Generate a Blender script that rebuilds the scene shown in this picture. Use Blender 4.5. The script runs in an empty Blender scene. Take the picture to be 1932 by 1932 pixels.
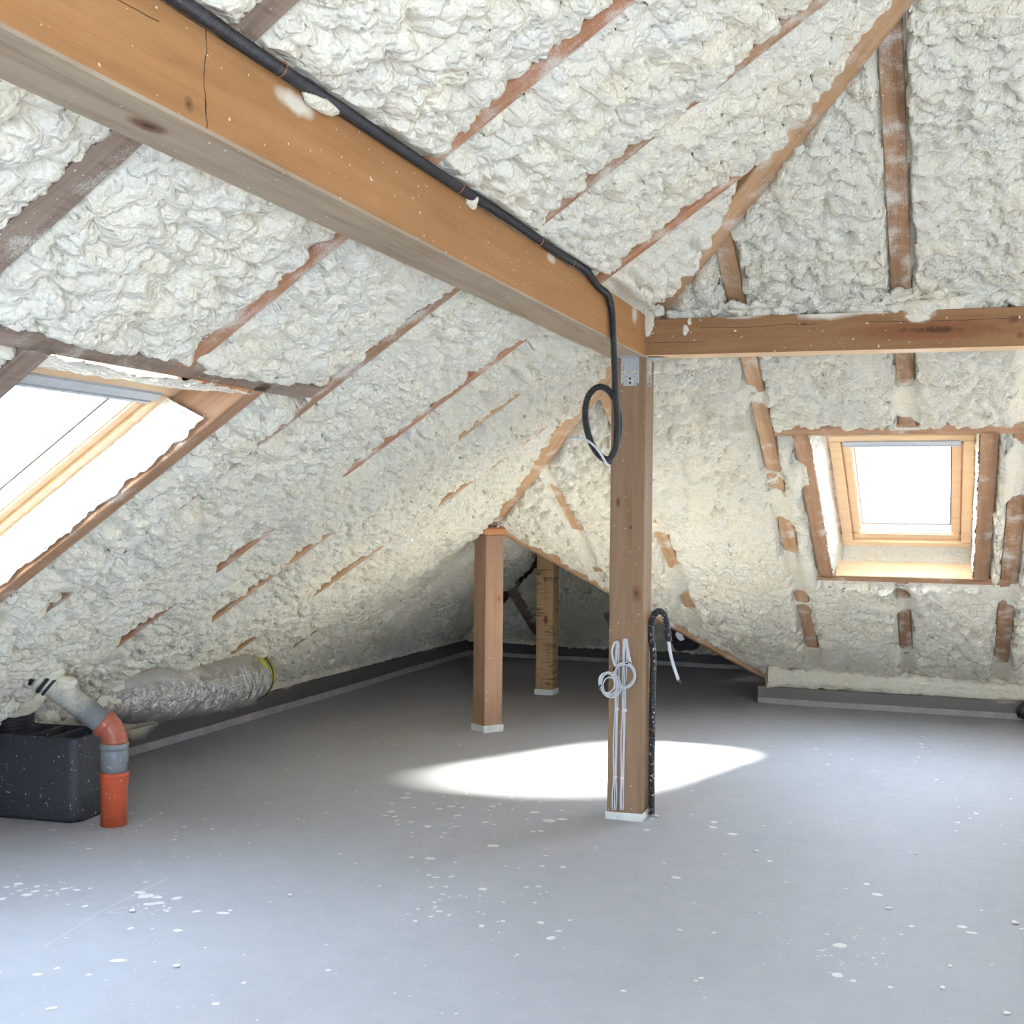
import bpy, bmesh, math, random
import numpy as np
from mathutils import Vector, Matrix

random.seed(7)
SC = bpy.context.scene
COL = SC.collection

# ------------------------------------------------------------------ camera
FPX, WPX = 2300.0, 1932.0
TH = math.atan((1795 - 966) / FPX)
RHO = 0.0105
PIT = math.radians(-0.1)
CAM = np.array([0, 0, 1.5])
_R0 = np.array([math.cos(TH), math.sin(TH), 0.0]); _F0 = np.array([-math.sin(TH), math.cos(TH), 0.0]); _U0 = np.array([0, 0, 1.0])
FW = math.cos(PIT) * _F0 + math.sin(PIT) * _U0
_U1 = -math.sin(PIT) * _F0 + math.cos(PIT) * _U0
RT = math.cos(RHO) * _R0 + math.sin(RHO) * _U1
UP = -math.sin(RHO) * _R0 + math.cos(RHO) * _U1
cd = bpy.data.cameras.new('camera'); cam = bpy.data.objects.new('camera', cd); COL.objects.link(cam)
cd.sensor_width = 36.0; cd.lens = 36.0 * FPX / WPX; cd.clip_start = 0.05; cd.clip_end = 200
M = Matrix.Identity(4)
for i in range(3):
    M[i][0], M[i][1], M[i][2], M[i][3] = RT[i], UP[i], -FW[i], CAM[i]
cam.matrix_world = M
SC.camera = cam

# ------------------------------------------------------------------ sky, sun, exposure
SKY_STRENGTH = 28.0
SUN_STRENGTH = 220.0
world = bpy.data.worlds.new('overcast_sky'); SC.world = world; world.use_nodes = True
nt = world.node_tree; bg = nt.nodes['Background']
bg.inputs['Color'].default_value = (0.60, 0.755, 1.0, 1); bg.inputs['Strength'].default_value = SKY_STRENGTH
sd = bpy.data.lights.new('hazy_sun', 'SUN'); sd.energy = SUN_STRENGTH; sd.angle = math.radians(17); sd.color = (1.0, 0.95, 0.86)
sun = bpy.data.objects.new('hazy_sun', sd); COL.objects.link(sun)
sun.rotation_euler = Vector((-1.57, -0.75, -1.65)).to_track_quat('-Z', 'Y').to_euler()
sun.location = (6, 10, 9)
SC.view_settings.view_transform = 'Standard'; SC.view_settings.look = 'None'
SC.view_settings.gamma = 1.0; SC.view_settings.use_curve_mapping = False
SC.view_settings.exposure = 0.28
SC.cycles.max_bounces = 8; SC.cycles.diffuse_bounces = 6; SC.cycles.glossy_bounces = 3; SC.cycles.transparent_max_bounces = 12
SC.cycles.sample_clamp_indirect = 8.0
SC.cycles.use_adaptive_sampling = True; SC.cycles.adaptive_threshold = 0.05

# ------------------------------------------------------------------ roof planes
TL, TB, Z0, X0, Y0 = 0.68, 0.56, 1.43, -2.95, 7.75
KL, KB = math.hypot(1, TL), math.hypot(1, TB)
NL = np.array([-TL, 0, 1]) / KL
NB = np.array([0, TB, 1]) / KB
TA, TC, YC = 0.73, 0.6, 11.75
XE = -4.74                                   # left eave line (foam face)
zL = lambda x: Z0 + TL * (x - X0)
zB = lambda y: Z0 + TB * (Y0 - y)
zC = lambda y: 0.11 + TC * (YC - y)
zA = lambda x: Z0 - TA * (x - X0)
XR = 1.5                                     # main ridge
hip_y = lambda x: Y0 - (x - X0) * TL / TB    # hip between left and window slopes
hip_x = lambda y: X0 + (Y0 - y) * TB / TL
YR = hip_y(XR)

def hit(px, py, n, c):
    r = FW + RT * ((px - 966) / FPX) + UP * ((966 - py) / FPX)
    n = np.array(n, float)
    return CAM + r * ((c - n @ CAM) / (n @ r))
def onL(px, py, d=0.0): return hit(px, py, NL, NL @ np.array([X0, 0, Z0]) + d)
def onB(px, py, d=0.0): return hit(px, py, NB, NB @ np.array([0, Y0, Z0]) + d)
def onX(px, py, x): return hit(px, py, (1, 0, 0), x)
def onY(px, py, y): return hit(px, py, (0, 1, 0), y)
def onZ(px, py, z=0.0): return hit(px, py, (0, 0, 1), z)

# ------------------------------------------------------------------ noise (numpy)
_rng = np.random.default_rng(11)
_TAB = _rng.random((256, 256, 4))
def _tab(ix, iy, seed):
    return _TAB[(ix + 37 * seed) % 256, (iy + 91 * seed) % 256]
def vnoise(x, y, seed=0):
    ix = np.floor(x).astype(int); iy = np.floor(y).astype(int)
    fx = x - ix; fy = y - iy
    fx = fx * fx * (3 - 2 * fx); fy = fy * fy * (3 - 2 * fy)
    a = _tab(ix, iy, seed)[..., 0]; b = _tab(ix + 1, iy, seed)[..., 0]
    c = _tab(ix, iy + 1, seed)[..., 0]; d = _tab(ix + 1, iy + 1, seed)[..., 0]
    return 2 * ((a * (1 - fx) + b * fx) * (1 - fy) + (c * (1 - fx) + d * fx) * fy) - 1
def dome(x, y, seed=0, k=0.3, rmin=0.55, rmax=1.0):
    """union of tilted bubbles, cell size 1; returns about 0..1.2"""
    ix = np.floor(x).astype(int); iy = np.floor(y).astype(int)
    best = np.zeros_like(x)
    for dx in (-1, 0, 1):
        for dy in (-1, 0, 1):
            t = _tab(ix + dx, iy + dy, seed)
            ox = x - (ix + dx + t[..., 0]); oy = y - (iy + dy + t[..., 1])
            r = rmin + (rmax - rmin) * t[..., 2]
            q = r * r - ox * ox - oy * oy
            v = np.sqrt(np.maximum(q, 0)) + (k * oy + 0.25 * t[..., 3]) * (q > 0)
            best = np.maximum(best, v)
    return best
def sstep(a, b, x):
    t = np.clip((x - a) / (b - a), 0, 1); return t * t * (3 - 2 * t)
def lumps(u, w, size=1.0, seed=0):
    wu = u + 0.022 * vnoise(u * 9, w * 9, seed + 1) + 0.009 * vnoise(u * 30, w * 30, seed + 2)
    ww = w + 0.022 * vnoise(u * 9, w * 9, seed + 3) + 0.009 * vnoise(u * 30, w * 30, seed + 4)
    m = 0.65 + 0.5 * vnoise(u * 2.2, w * 2.2, seed + 5)
    m2 = 0.92 + 0.32 * vnoise(u * 3.1, w * 3.1, seed + 9)
    c = 0.115 * size
    h = 0.028 * size * m * dome(wu / (c * 1.3), ww / c, seed + 6)
    c = 0.052 * size
    h = h + 0.042 * size * m2 * dome(wu / (c * 1.3), ww / c, seed + 7, 0.45)
    c = 0.027 * size
    h = h + 0.016 * size * dome(wu / (c * 1.2), ww / c, seed + 8, 0.5)
    return h - 0.042 * size

# ------------------------------------------------------------------ materials
def mat(name):
    m = bpy.data.materials.new(name); m.use_nodes = True
    return m, m.node_tree, m.node_tree.nodes['Principled BSDF']
def N(t, kind, **kw):
    n = t.nodes.new(kind)
    for k, v in kw.items(): setattr(n, k, v)
    return n
def coords(t, scale=(1, 1, 1), src='Object', loc=(0, 0, 0)):
    tc = N(t, 'ShaderNodeTexCoord'); mp = N(t, 'ShaderNodeMapping')
    mp.inputs['Scale'].default_value = scale; mp.inputs['Location'].default_value = loc
    t.links.new(tc.outputs[src], mp.inputs['Vector']); return mp.outputs['Vector']
def noise(t, vec, scale, detail=4, rough=0.55, dist=0.0):
    n = N(t, 'ShaderNodeTexNoise'); n.inputs['Scale'].default_value = scale; n.inputs['Detail'].default_value = detail
    n.inputs['Roughness'].default_value = rough; n.inputs['Distortion'].default_value = dist
    t.links.new(vec, n.inputs['Vector']); return n.outputs['Fac']
def ramp(t, fac, stops):
    r = N(t, 'ShaderNodeValToRGB'); e = r.color_ramp.elements
    while len(e) < len(stops): e.new(0.5)
    for i, (p, c) in enumerate(stops):
        e[i].position = p; e[i].color = (*c, 1) if len(c) == 3 else c
    t.links.new(fac, r.inputs['Fac']); return r.outputs['Color']
def mix(t, fac, a, b, mode='MIX'):
    m = N(t, 'ShaderNodeMix', data_type='RGBA', blend_type=mode)
    for s, v in ((m.inputs[0], fac), (m.inputs[6], a), (m.inputs[7], b)):
        if hasattr(v, 'links'): t.links.new(v, s)
        elif isinstance(v, tuple): s.default_value = (*v, 1)
        else: s.default_value = v
    return m.outputs[2]
def math_(t, op, a, b=0.0, clamp=False):
    m = N(t, 'ShaderNodeMath', operation=op, use_clamp=clamp)
    for s, v in ((m.inputs[0], a), (m.inputs[1], b)):
        if hasattr(v, 'links'): t.links.new(v, s)
        else: s.default_value = v
    return m.outputs[0]
def bump(t, bsdf, h, strength, dist):
    b = N(t, 'ShaderNodeBump'); b.inputs['Strength'].default_value = strength; b.inputs['Distance'].default_value = dist
    t.links.new(h, b.inputs['Height']); t.links.new(b.outputs['Normal'], bsdf.inputs['Normal'])
def lin(c): return tuple(((v / 255) / 12.92 if v <= 10 else (((v / 255) + 0.055) / 1.055) ** 2.4) for v in c)

def plain(name, rgb, rough=0.6, spec=0.3, metal=0.0, var=0.06, nscale=30, speck=0.0, bumpd=0.0):
    m, t, b = mat(name)
    v = coords(t); n = noise(t, v, nscale, 4)
    c = ramp(t, n, [(0.3, tuple(x * (1 - var) for x in rgb)), (0.7, tuple(min(1, x * (1 + var)) for x in rgb))])
    if speck:
        s = noise(t, v, 75, 2, 0.5); k = ramp(t, s, [(0.70 - speck * 0.1, (0, 0, 0)), (0.73 - speck * 0.1, (1, 1, 1))])
        c = mix(t, k, c, (0.68, 0.65, 0.56))
    t.links.new(c, b.inputs['Base Color'])
    b.inputs['Roughness'].default_value = rough; b.inputs['Specular IOR Level'].default_value = spec; b.inputs['Metallic'].default_value = metal
    if bumpd: bump(t, b, n, 1.0, bumpd)
    return m

def foam_material(name, base, warm, grey, fine=1.0):
    m, t, b = mat(name)
    v = coords(t)
    n1 = noise(t, v, 3.5, 3); n2 = noise(t, v, 16, 4)
    c = ramp(t, n1, [(0.35, grey), (0.5, base), (0.66, warm)])
    c2 = ramp(t, n2, [(0.34, grey), (0.52, base), (0.68, warm)])
    c = mix(t, 0.5, c, c2)
    t.links.new(c, b.inputs['Base Color'])
    b.inputs['Roughness'].default_value = 0.55; b.inputs['Specular IOR Level'].default_value = 0.22
    vo = N(t, 'ShaderNodeTexVoronoi', feature='F1'); vo.inputs['Scale'].default_value = 60 * fine
    dv = N(t, 'ShaderNodeMixRGB'); dv.inputs['Fac'].default_value = 0.03
    nn = N(t, 'ShaderNodeTexNoise'); nn.inputs['Scale'].default_value = 25; t.links.new(v, nn.inputs['Vector'])
    t.links.new(v, dv.inputs['Color1']); t.links.new(nn.outputs['Color'], dv.inputs['Color2'])
    t.links.new(dv.outputs['Color'], vo.inputs['Vector'])
    n3 = noise(t, v, 140, 2)
    h = math_(t, 'ADD', math_(t, 'MULTIPLY', vo.outputs['Distance'], -1.0), math_(t, 'MULTIPLY', n3, 0.25))
    bump(t, b, h, 0.7, 0.011)
    return m

def wood(name, c1, c2, dark, grain=1.0, dust=0.0, knots=(), cracks=(), spots=(), saw=0.0, rough=0.7):
    """timber: local X runs along the length"""
    m, t, b = mat(name)
    v = coords(t, (0.9, 14, 14)); n1 = noise(t, v, 1.6 * grain, 5, 0.6, 0.6)
    vf = coords(t, (2.5, 110, 110)); n2 = noise(t, vf, 1.5, 3)
    c = ramp(t, n1, [(0.28, dark), (0.45, c1), (0.68, c2)])
    c = mix(t, math_(t, 'MULTIPLY', n2, 0.35), c, dark)
    vb = coords(t, (1, 1, 1)); nb = noise(t, vb, 2.2, 3)
    c = mix(t, math_(t, 'MULTIPLY', ramp_f(t, nb, 0.45, 0.8), 0.35), c, dark)
    obj = coords(t)
    if saw:
        vs = coords(t, (60, 6, 6)); ns = noise(t, vs, 1.0, 3)
        nm = noise(t, obj, 5, 3)
        c = mix(t, math_(t, 'MULTIPLY', math_(t, 'MULTIPLY', ramp_f(t, ns, 0.5, 0.62), ramp_f(t, nm, 0.4, 0.55)), saw), c, tuple(x * 0.35 for x in dark))
    for (kx, ky, kz, rx, rr, kc) in knots:
        d = dist_field(t, (kx, ky, kz), (rx, rr, rr), 0.22)
        c = mix(t, inv_f(t, d, 0.55, 1.0), c, kc)
        c = mix(t, inv_f(t, d, 0.15, 0.35), c, tuple(x * 0.4 for x in kc))
    for (cx, amp, lo, hi, axis) in cracks:
        c = mix(t, crack_field(t, cx, amp, lo, hi, axis), c, (0.035, 0.02, 0.012))
    if dust:
        nd = noise(t, obj, 6, 4, 0.6); nf = noise(t, obj, 220, 2)
        k = math_(t, 'ADD', nd, math_(t, 'MULTIPLY', math_(t, 'SUBTRACT', nf, 0.5), 0.5))
        c = mix(t, math_(t, 'MULTIPLY', ramp_f(t, k, 0.62 - dust * 0.25, 0.78 - dust * 0.2), 0.85), c, (0.62, 0.59, 0.52))
    for (kx, ky, kz, rx, rr) in spots:
        d = dist_field(t, (kx, ky, kz), (rx, rr, rr), 0.35)
        c = mix(t, math_(t, 'MULTIPLY', inv_f(t, d, 0.45, 1.05), 0.85), c, (0.70, 0.66, 0.56))
    sp = noise(t, obj, 70, 1, 0.3); c = mix(t, ramp_f(t, sp, 0.765, 0.785), c, (0.72, 0.69, 0.6))
    t.links.new(c, b.inputs['Base Color'])
    b.inputs['Roughness'].default_value = rough; b.inputs['Specular IOR Level'].default_value = 0.25
    bump(t, b, math_(t, 'ADD', n1, n2), 0.35, 0.003)
    return m
def ramp_f(t, f, a, b_):
    n = N(t, 'ShaderNodeMapRange', clamp=True); n.inputs['From Min'].default_value = a; n.inputs['From Max'].default_value = b_
    t.links.new(f, n.inputs['Value']); return n.outputs['Result']
def inv_f(t, f, a, b_):
    n = N(t, 'ShaderNodeMapRange', clamp=True); n.inputs['From Min'].default_value = a; n.inputs['From Max'].default_value = b_
    n.inputs['To Min'].default_value = 1; n.inputs['To Max'].default_value = 0
    t.links.new(f, n.inputs['Value']); return n.outputs['Result']
def dist_field(t, p, r, wob):
    tc = N(t, 'ShaderNodeTexCoord'); nn = N(t, 'ShaderNodeTexNoise'); nn.inputs['Scale'].default_value = 22
    t.links.new(tc.outputs['Object'], nn.inputs['Vector'])
    s = N(t, 'ShaderNodeVectorMath', operation='SUBTRACT'); s.inputs[1].default_value = p; t.links.new(tc.outputs['Object'], s.inputs[0])
    d = N(t, 'ShaderNodeVectorMath', operation='DIVIDE'); d.inputs[1].default_value = r; t.links.new(s.outputs[0], d.inputs[0])
    l = N(t, 'ShaderNodeVectorMath', operation='LENGTH'); t.links.new(d.outputs[0], l.inputs[0])
    return math_(t, 'ADD', l.outputs['Value'], math_(t, 'MULTIPLY', math_(t, 'SUBTRACT', nn.outputs['Fac'], 0.5), wob * 2))
def crack_field(t, c0, amp, lo, hi, axis):
    """a thin dark check; axis 'x': along the length at height c0 for lo<x<hi, axis 'z': across at x=c0 for lo<z<hi"""
    tc = N(t, 'ShaderNodeTexCoord'); sx = N(t, 'ShaderNodeSeparateXYZ'); t.links.new(tc.outputs['Object'], sx.inputs[0])
    nn = N(t, 'ShaderNodeTexNoise'); nn.inputs['Scale'].default_value = 4 if axis == 'x' else 18; t.links.new(tc.outputs['Object'], nn.inputs['Vector'])
    run, off = (sx.outputs['X'], sx.outputs['Z']) if axis == 'x' else (sx.outputs['Z'], sx.outputs['X'])
    o = math_(t, 'SUBTRACT', off, math_(t, 'ADD', math_(t, 'MULTIPLY', math_(t, 'SUBTRACT', nn.outputs['Fac'], 0.5), amp * 2), c0))
    k = inv_f(t, math_(t, 'ABSOLUTE', o), 0.0005, 0.0018)
    k = math_(t, 'MULTIPLY', k, math_(t, 'GREATER_THAN', run, lo)); k = math_(t, 'MULTIPLY', k, math_(t, 'LESS_THAN', run, hi))
    return k

M_FOAM = foam_material('spray_foam', (0.735, 0.68, 0.55), (0.745, 0.665, 0.49), (0.695, 0.66, 0.56))
M_FOAM_SMOOTH = foam_material('smooth_spray_foam', (0.80, 0.745, 0.60), (0.78, 0.70, 0.50), (0.74, 0.70, 0.58), 0.6)
M_RAFTER = wood('rafter_wood', (0.30, 0.165, 0.085), (0.40, 0.235, 0.13), (0.15, 0.075, 0.04), dust=0.55)
M_RAFTER_RED = wood('rafter_red_wood', (0.37, 0.165, 0.085), (0.45, 0.24, 0.13), (0.20, 0.085, 0.04), dust=0.5)
M_RAFTER_GREY = wood('rafter_grey_wood', (0.26, 0.19, 0.14), (0.34, 0.26, 0.20), (0.14, 0.095, 0.07), dust=0.25, saw=0.3)
M_HIP = wood('hip_wood', (0.42, 0.25, 0.13), (0.50, 0.32, 0.185), (0.26, 0.14, 0.07), dust=0.35)
M_TRIMMER = wood('trimmer_wood', (0.36, 0.20, 0.11), (0.42, 0.26, 0.155), (0.22, 0.115, 0.06), dust=0.15)
M_PINE = wood('pine_frame', (0.74, 0.50, 0.29), (0.80, 0.58, 0.36), (0.66, 0.42, 0.22), rough=0.4)
M_DECK = plain('roof_boards', (0.14, 0.09, 0.06), 0.85)

# ------------------------------------------------------------------ mesh helpers
def link(name, me, m=None, parent=None, loc=None):
    o = bpy.data.objects.new(name, me); COL.objects.link(o)
    if me is not None and m is not None:
        for x in (m if isinstance(m, (list, tuple)) else [m]): me.materials.append(x)
    if parent is not None: o.parent = parent
    if loc is not None: o.location = loc
    return o
def thing(name, label, cat, loc=(0, 0, 0), group=None):
    o = bpy.data.objects.new(name, None); COL.objects.link(o); o.location = loc; o.empty_display_size = 0.1
    tag(o, label, cat, group); return o
def tag(o, label, cat, group=None):
    o['label'] = label; o['category'] = cat
    if group: o['group'] = group
    return o
def put(o, parent):
    """parent keeping the world position (parents are unrotated)"""
    o.parent = parent; o.location = Vector(o.location) - Vector(parent.location); return o
def mesh_py(name, v, f, smooth=True):
    me = bpy.data.meshes.new(name); me.from_pydata([tuple(map(float, p)) for p in v], [], f); me.update()
    if smooth: me.polygons.foreach_set('use_smooth', [True] * len(me.polygons))
    return me
def grid_mesh(name, P, flip=False, wrap_v=False):
    """P: (n,m,3) array of points -> quad mesh, fast"""
    n, m = P.shape[:2]
    me = bpy.data.meshes.new(name)
    idx = np.arange(n * m).reshape(n, m)
    if wrap_v: idx = np.concatenate([idx, idx[:, :1]], 1)
    q = np.stack([idx[:-1, :-1], idx[1:, :-1], idx[1:, 1:], idx[:-1, 1:]], -1).reshape(-1, 4)
    if flip: q = q[:, ::-1]
    me.vertices.add(n * m); me.vertices.foreach_set('co', P.reshape(-1).astype(np.float32))
    me.loops.add(q.size); me.loops.foreach_set('vertex_index', q.reshape(-1).astype(np.int32))
    me.polygons.add(len(q)); me.polygons.foreach_set('loop_start', np.arange(0, q.size, 4, dtype=np.int32))
    me.polygons.foreach_set('loop_total', np.full(len(q), 4, np.int32))
    me.polygons.foreach_set('use_smooth', np.ones(len(q), bool))
    me.update(calc_edges=True); return me
def bm_obj(name, bm, m, parent=None, smooth=False):
    me = bpy.data.meshes.new(name); bm.to_mesh(me); bm.free()
    if smooth: me.polygons.foreach_set('use_smooth', [True] * len(me.polygons))
    return link(name, me, m, parent)
def box_bm(lo, hi, bev=0.0, seg=1, bm=None):
    bm = bm or bmesh.new()
    r = bmesh.ops.create_cube(bm, size=1.0)
    c = [(lo[i] + hi[i]) / 2 for i in range(3)]; s = [hi[i] - lo[i] for i in range(3)]
    for v in r['verts']: v.co = Vector((c[i] + v.co[i] * s[i] for i in range(3)))
    if bev: bmesh.ops.bevel(bm, geom=list({e for v in r['verts'] for e in v.link_edges}), offset=bev, segments=seg, affect='EDGES')
    return bm
def timber(name, p0, p1, width, height, m, parent=None, up=None, bev=0.004, n=1, wob=0.0, seed=0):
    """straight timber from p0 to p1 (centre of its bottom face); local X along the length, Z upward"""
    p0, p1 = Vector(map(float, p0)), Vector(map(float, p1)); L = (p1 - p0).length
    X = (p1 - p0).normalized(); Zd = Vector(up) if up is not None else Vector((0, 0, 1)); Y = Zd.cross(X).normalized(); Z = X.cross(Y)
    bm = box_bm((-L / 2, -width / 2, 0), (L / 2, width / 2, height), bev)
    if n > 1:
        for i in range(1, n):
            bmesh.ops.bisect_plane(bm, geom=bm.verts[:] + bm.edges[:] + bm.faces[:], plane_co=(-L / 2 + L * i / n, 0, 0), plane_no=(1, 0, 0))
        r = random.Random(seed)
        offs = [(r.uniform(-wob, wob), r.uniform(-wob, wob)) for _ in range(n + 1)]
        for v in bm.verts:
            k = min(n, max(0, round((v.co.x + L / 2) / L * n))); v.co.y += offs[k][0]; v.co.z += offs[k][1]
    o = bm_obj(name, bm, m)
    mw = Matrix.Identity(4)
    c = (p0 + p1) / 2
    for i in range(3): mw[i][0], mw[i][1], mw[i][2], mw[i][3] = X[i], Y[i], Z[i], c[i]
    if parent is not None:
        o.parent = parent; mw = Matrix.Translation(-Vector(parent.location)) @ mw
    o.matrix_basis = mw
    return o
def catmull(pts, n):
    P = [np.array(p, float) for p in pts]; P = [2 * P[0] - P[1]] + P + [2 * P[-1] - P[-2]]
    out = []
    for i in range(1, len(P) - 2):
        for k in range(n):
            t = k / n
            out.append(0.5 * ((2 * P[i]) + (-P[i - 1] + P[i + 1]) * t + (2 * P[i - 1] - 5 * P[i] + 4 * P[i + 1] - P[i + 2]) * t * t + (-P[i - 1] + 3 * P[i] - 3 * P[i + 1] + P[i + 2]) * t ** 3))
    out.append(P[-2]); return np.array(out)
def resample(pts, step):
    d = np.r_[0, np.cumsum(np.linalg.norm(np.diff(pts, axis=0), axis=1))]
    n = max(2, int(d[-1] / step) + 1); s = np.linspace(0, d[-1], n)
    return np.stack([np.interp(s, d, pts[:, i]) for i in range(3)], 1), s
def tube_mesh(name, pts, rad, segs=10, cap=True, ref=(0.13, 0.31, 0.94)):
    """pts (n,3); rad scalar, (n,) or (n,segs)"""
    pts = np.array(pts, float); n = len(pts)
    T = np.gradient(pts, axis=0); T /= np.linalg.norm(T, axis=1)[:, None] + 1e-12
    u = np.cross(T[0], ref); u /= np.linalg.norm(u); U = [u]
    for i in range(1, n):
        u = U[-1] - T[i] * (U[-1] @ T[i]); U.append(u / np.linalg.norm(u))
    U = np.array(U); V = np.cross(T, U)
    a = np.linspace(0, 2 * np.pi, segs, endpoint=False)
    r = np.asarray(rad, float)
    r = np.full((n, segs), r) if r.ndim == 0 else (np.repeat(r[:, None], segs, 1) if r.ndim == 1 else r)
    P = pts[:, None, :] + r[..., None] * (np.cos(a)[None, :, None] * U[:, None, :] + np.sin(a)[None, :, None] * V[:, None, :])
    me = grid_mesh(name, P, wrap_v=True)
    if cap:
        bm = bmesh.new(); bm.from_mesh(me); bm.verts.ensure_lookup_table()
        for i0, rev in ((0, True), ((n - 1) * segs, False)):
            vs = [bm.verts[i0 + k] for k in range(segs)]
            try: bm.faces.new(vs[::-1] if rev else vs)
            except ValueError: pass
        bmesh.ops.recalc_face_normals(bm, faces=bm.faces[:])
        bm.to_mesh(me); bm.free()
    return me
def corrugated(name, pts, r, pitch, amp, segs, m, parent=None, per=4):
    P, s = resample(np.array(pts), pitch / per)
    return link(name, tube_mesh(name, P, r + amp * np.sign(np.sin(2 * np.pi * s / pitch + 0.4)), segs), m, parent)
def lathe_mesh(name, prof, segs=32, axis0=(0, 0, 0), axis_dir=(0, 0, 1)):
    """prof: (radius, height) pairs about an axis"""
    d = np.array(axis_dir, float); d /= np.linalg.norm(d)
    u = np.cross(d, (0.3, 0.9, 0.2)); u /= np.linalg.norm(u); v = np.cross(d, u)
    a = np.linspace(0, 2 * np.pi, segs, endpoint=False)
    ring = np.cos(a)[:, None] * u + np.sin(a)[:, None] * v
    P = np.array([np.array(axis0) + d * h + ring * r for r, h in prof])
    return grid_mesh(name, P, wrap_v=True)
def foam_sheet(name, A, B, C, D, step, nrm, seed, size=0.7, amp=1.0, m=None, parent=None, edge=0.0, sag=0.0):
    """bilinear patch A-B (u) / D-C, displaced along nrm"""
    A, B, C, D = (np.array(p, float) for p in (A, B, C, D))
    nu = max(4, int(max(np.linalg.norm(B - A), np.linalg.norm(C - D)) / step)); nv = max(4, int(max(np.linalg.norm(D - A), np.linalg.norm(C - B)) / step))
    s, t = np.meshgrid(np.linspace(0, 1, nu), np.linspace(0, 1, nv), indexing='ij')
    P = ((1 - s) * (1 - t))[..., None] * A + (s * (1 - t))[..., None] * B + (s * t)[..., None] * C + ((1 - s) * t)[..., None] * D
    U = s * np.linalg.norm(B - A) + seed * 3.7; W = t * np.linalg.norm(D - A) + seed * 1.9
    h = lumps(U, W, size, seed) * amp + sag * np.sqrt(np.clip(1 - (2 * t - 1) ** 2, 0, 1))
    if edge:
        e = edge * vnoise(U * 18, W * 0 + seed, 3) + edge * 0.6 * vnoise(U * 50, W * 0 + seed, 4)
        dv = (D - A) / np.linalg.norm(D - A)
        P = P + ((t > 0.999) * e)[..., None] * dv
    P = P + h[..., None] * np.array(nrm, float)
    return link(name, grid_mesh(name, P), m or M_FOAM, parent)

# ------------------------------------------------------------------ FLOOR
def floor_material():
    m, t, b = mat('grey_screed')
    v = coords(t)
    n = noise(t, v, 1.1, 5); n2 = noise(t, v, 9, 5); n3 = noise(t, v, 240, 2)
    c = ramp(t, n, [(0.3, (0.365, 0.372, 0.395)), (0.7, (0.42, 0.425, 0.445))])
    c = mix(t, 0.3, c, ramp(t, n2, [(0.3, (0.34, 0.34, 0.35)), (0.7, (0.46, 0.455, 0.46))]))
    c = mix(t, math_(t, 'MULTIPLY', n3, 0.2), c, (0.22, 0.22, 0.23))
    sp = noise(t, v, 95, 1, 0.3); c = mix(t, ramp_f(t, sp, 0.75, 0.77), c, (0.66, 0.65, 0.61))
    sx = N(t, 'ShaderNodeSeparateXYZ'); t.links.new(v, sx.inputs[0])
    for yy in (SEAM_Y,):
        o = math_(t, 'ABSOLUTE', math_(t, 'SUBTRACT', sx.outputs['Y'], yy))
        c = mix(t, math_(t, 'MULTIPLY', inv_f(t, o, 0.0008, 0.0025), 0.6), c, (0.16, 0.16, 0.17))
    t.links.new(c, b.inputs['Base Color'])
    b.inputs['Roughness'].default_value = 0.62; b.inputs['Specular IOR Level'].default_value = 0.4
    bump(t, b, n3, 0.3, 0.002)
    return m
SEAM_Y = float(onZ(1500, 1586)[1])
M_FLOOR = floor_material()
floor = link('floor', mesh_py('floor', [(-5.2, -2.6, 0), (8, -2.6, 0), (8, 12.3, 0), (-5.2, 12.3, 0), (-5.2, -2.6, -0.12), (8, -2.6, -0.12), (8, 12.3, -0.12), (-5.2, 12.3, -0.12)],
             [(0, 1, 2, 3), (7, 6, 5, 4), (0, 4, 5, 1), (1, 5, 6, 2), (2, 6, 7, 3), (3, 7, 4, 0)], False), M_FLOOR)
floor['kind'] = 'structure'
M_SPLAT = plain('dried_foam_splash', (0.70, 0.69, 0.64), 0.6)
M_SCRATCH = plain('pale_scratch', (0.55, 0.55, 0.54), 0.7)

# ------------------------------------------------------------------ CEILING
ceiling = bpy.data.objects.new('ceiling', None); COL.objects.link(ceiling); ceiling['kind'] = 'structure'
W1 = dict(y0=2.63, y1=3.625, xt=-2.27, xb=-3.62)        # left skylight opening (in the left slope)
W2 = dict(x0=-0.735, x1=0.135, yt=6.86, yb=8.355)       # right skylight opening

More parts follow.
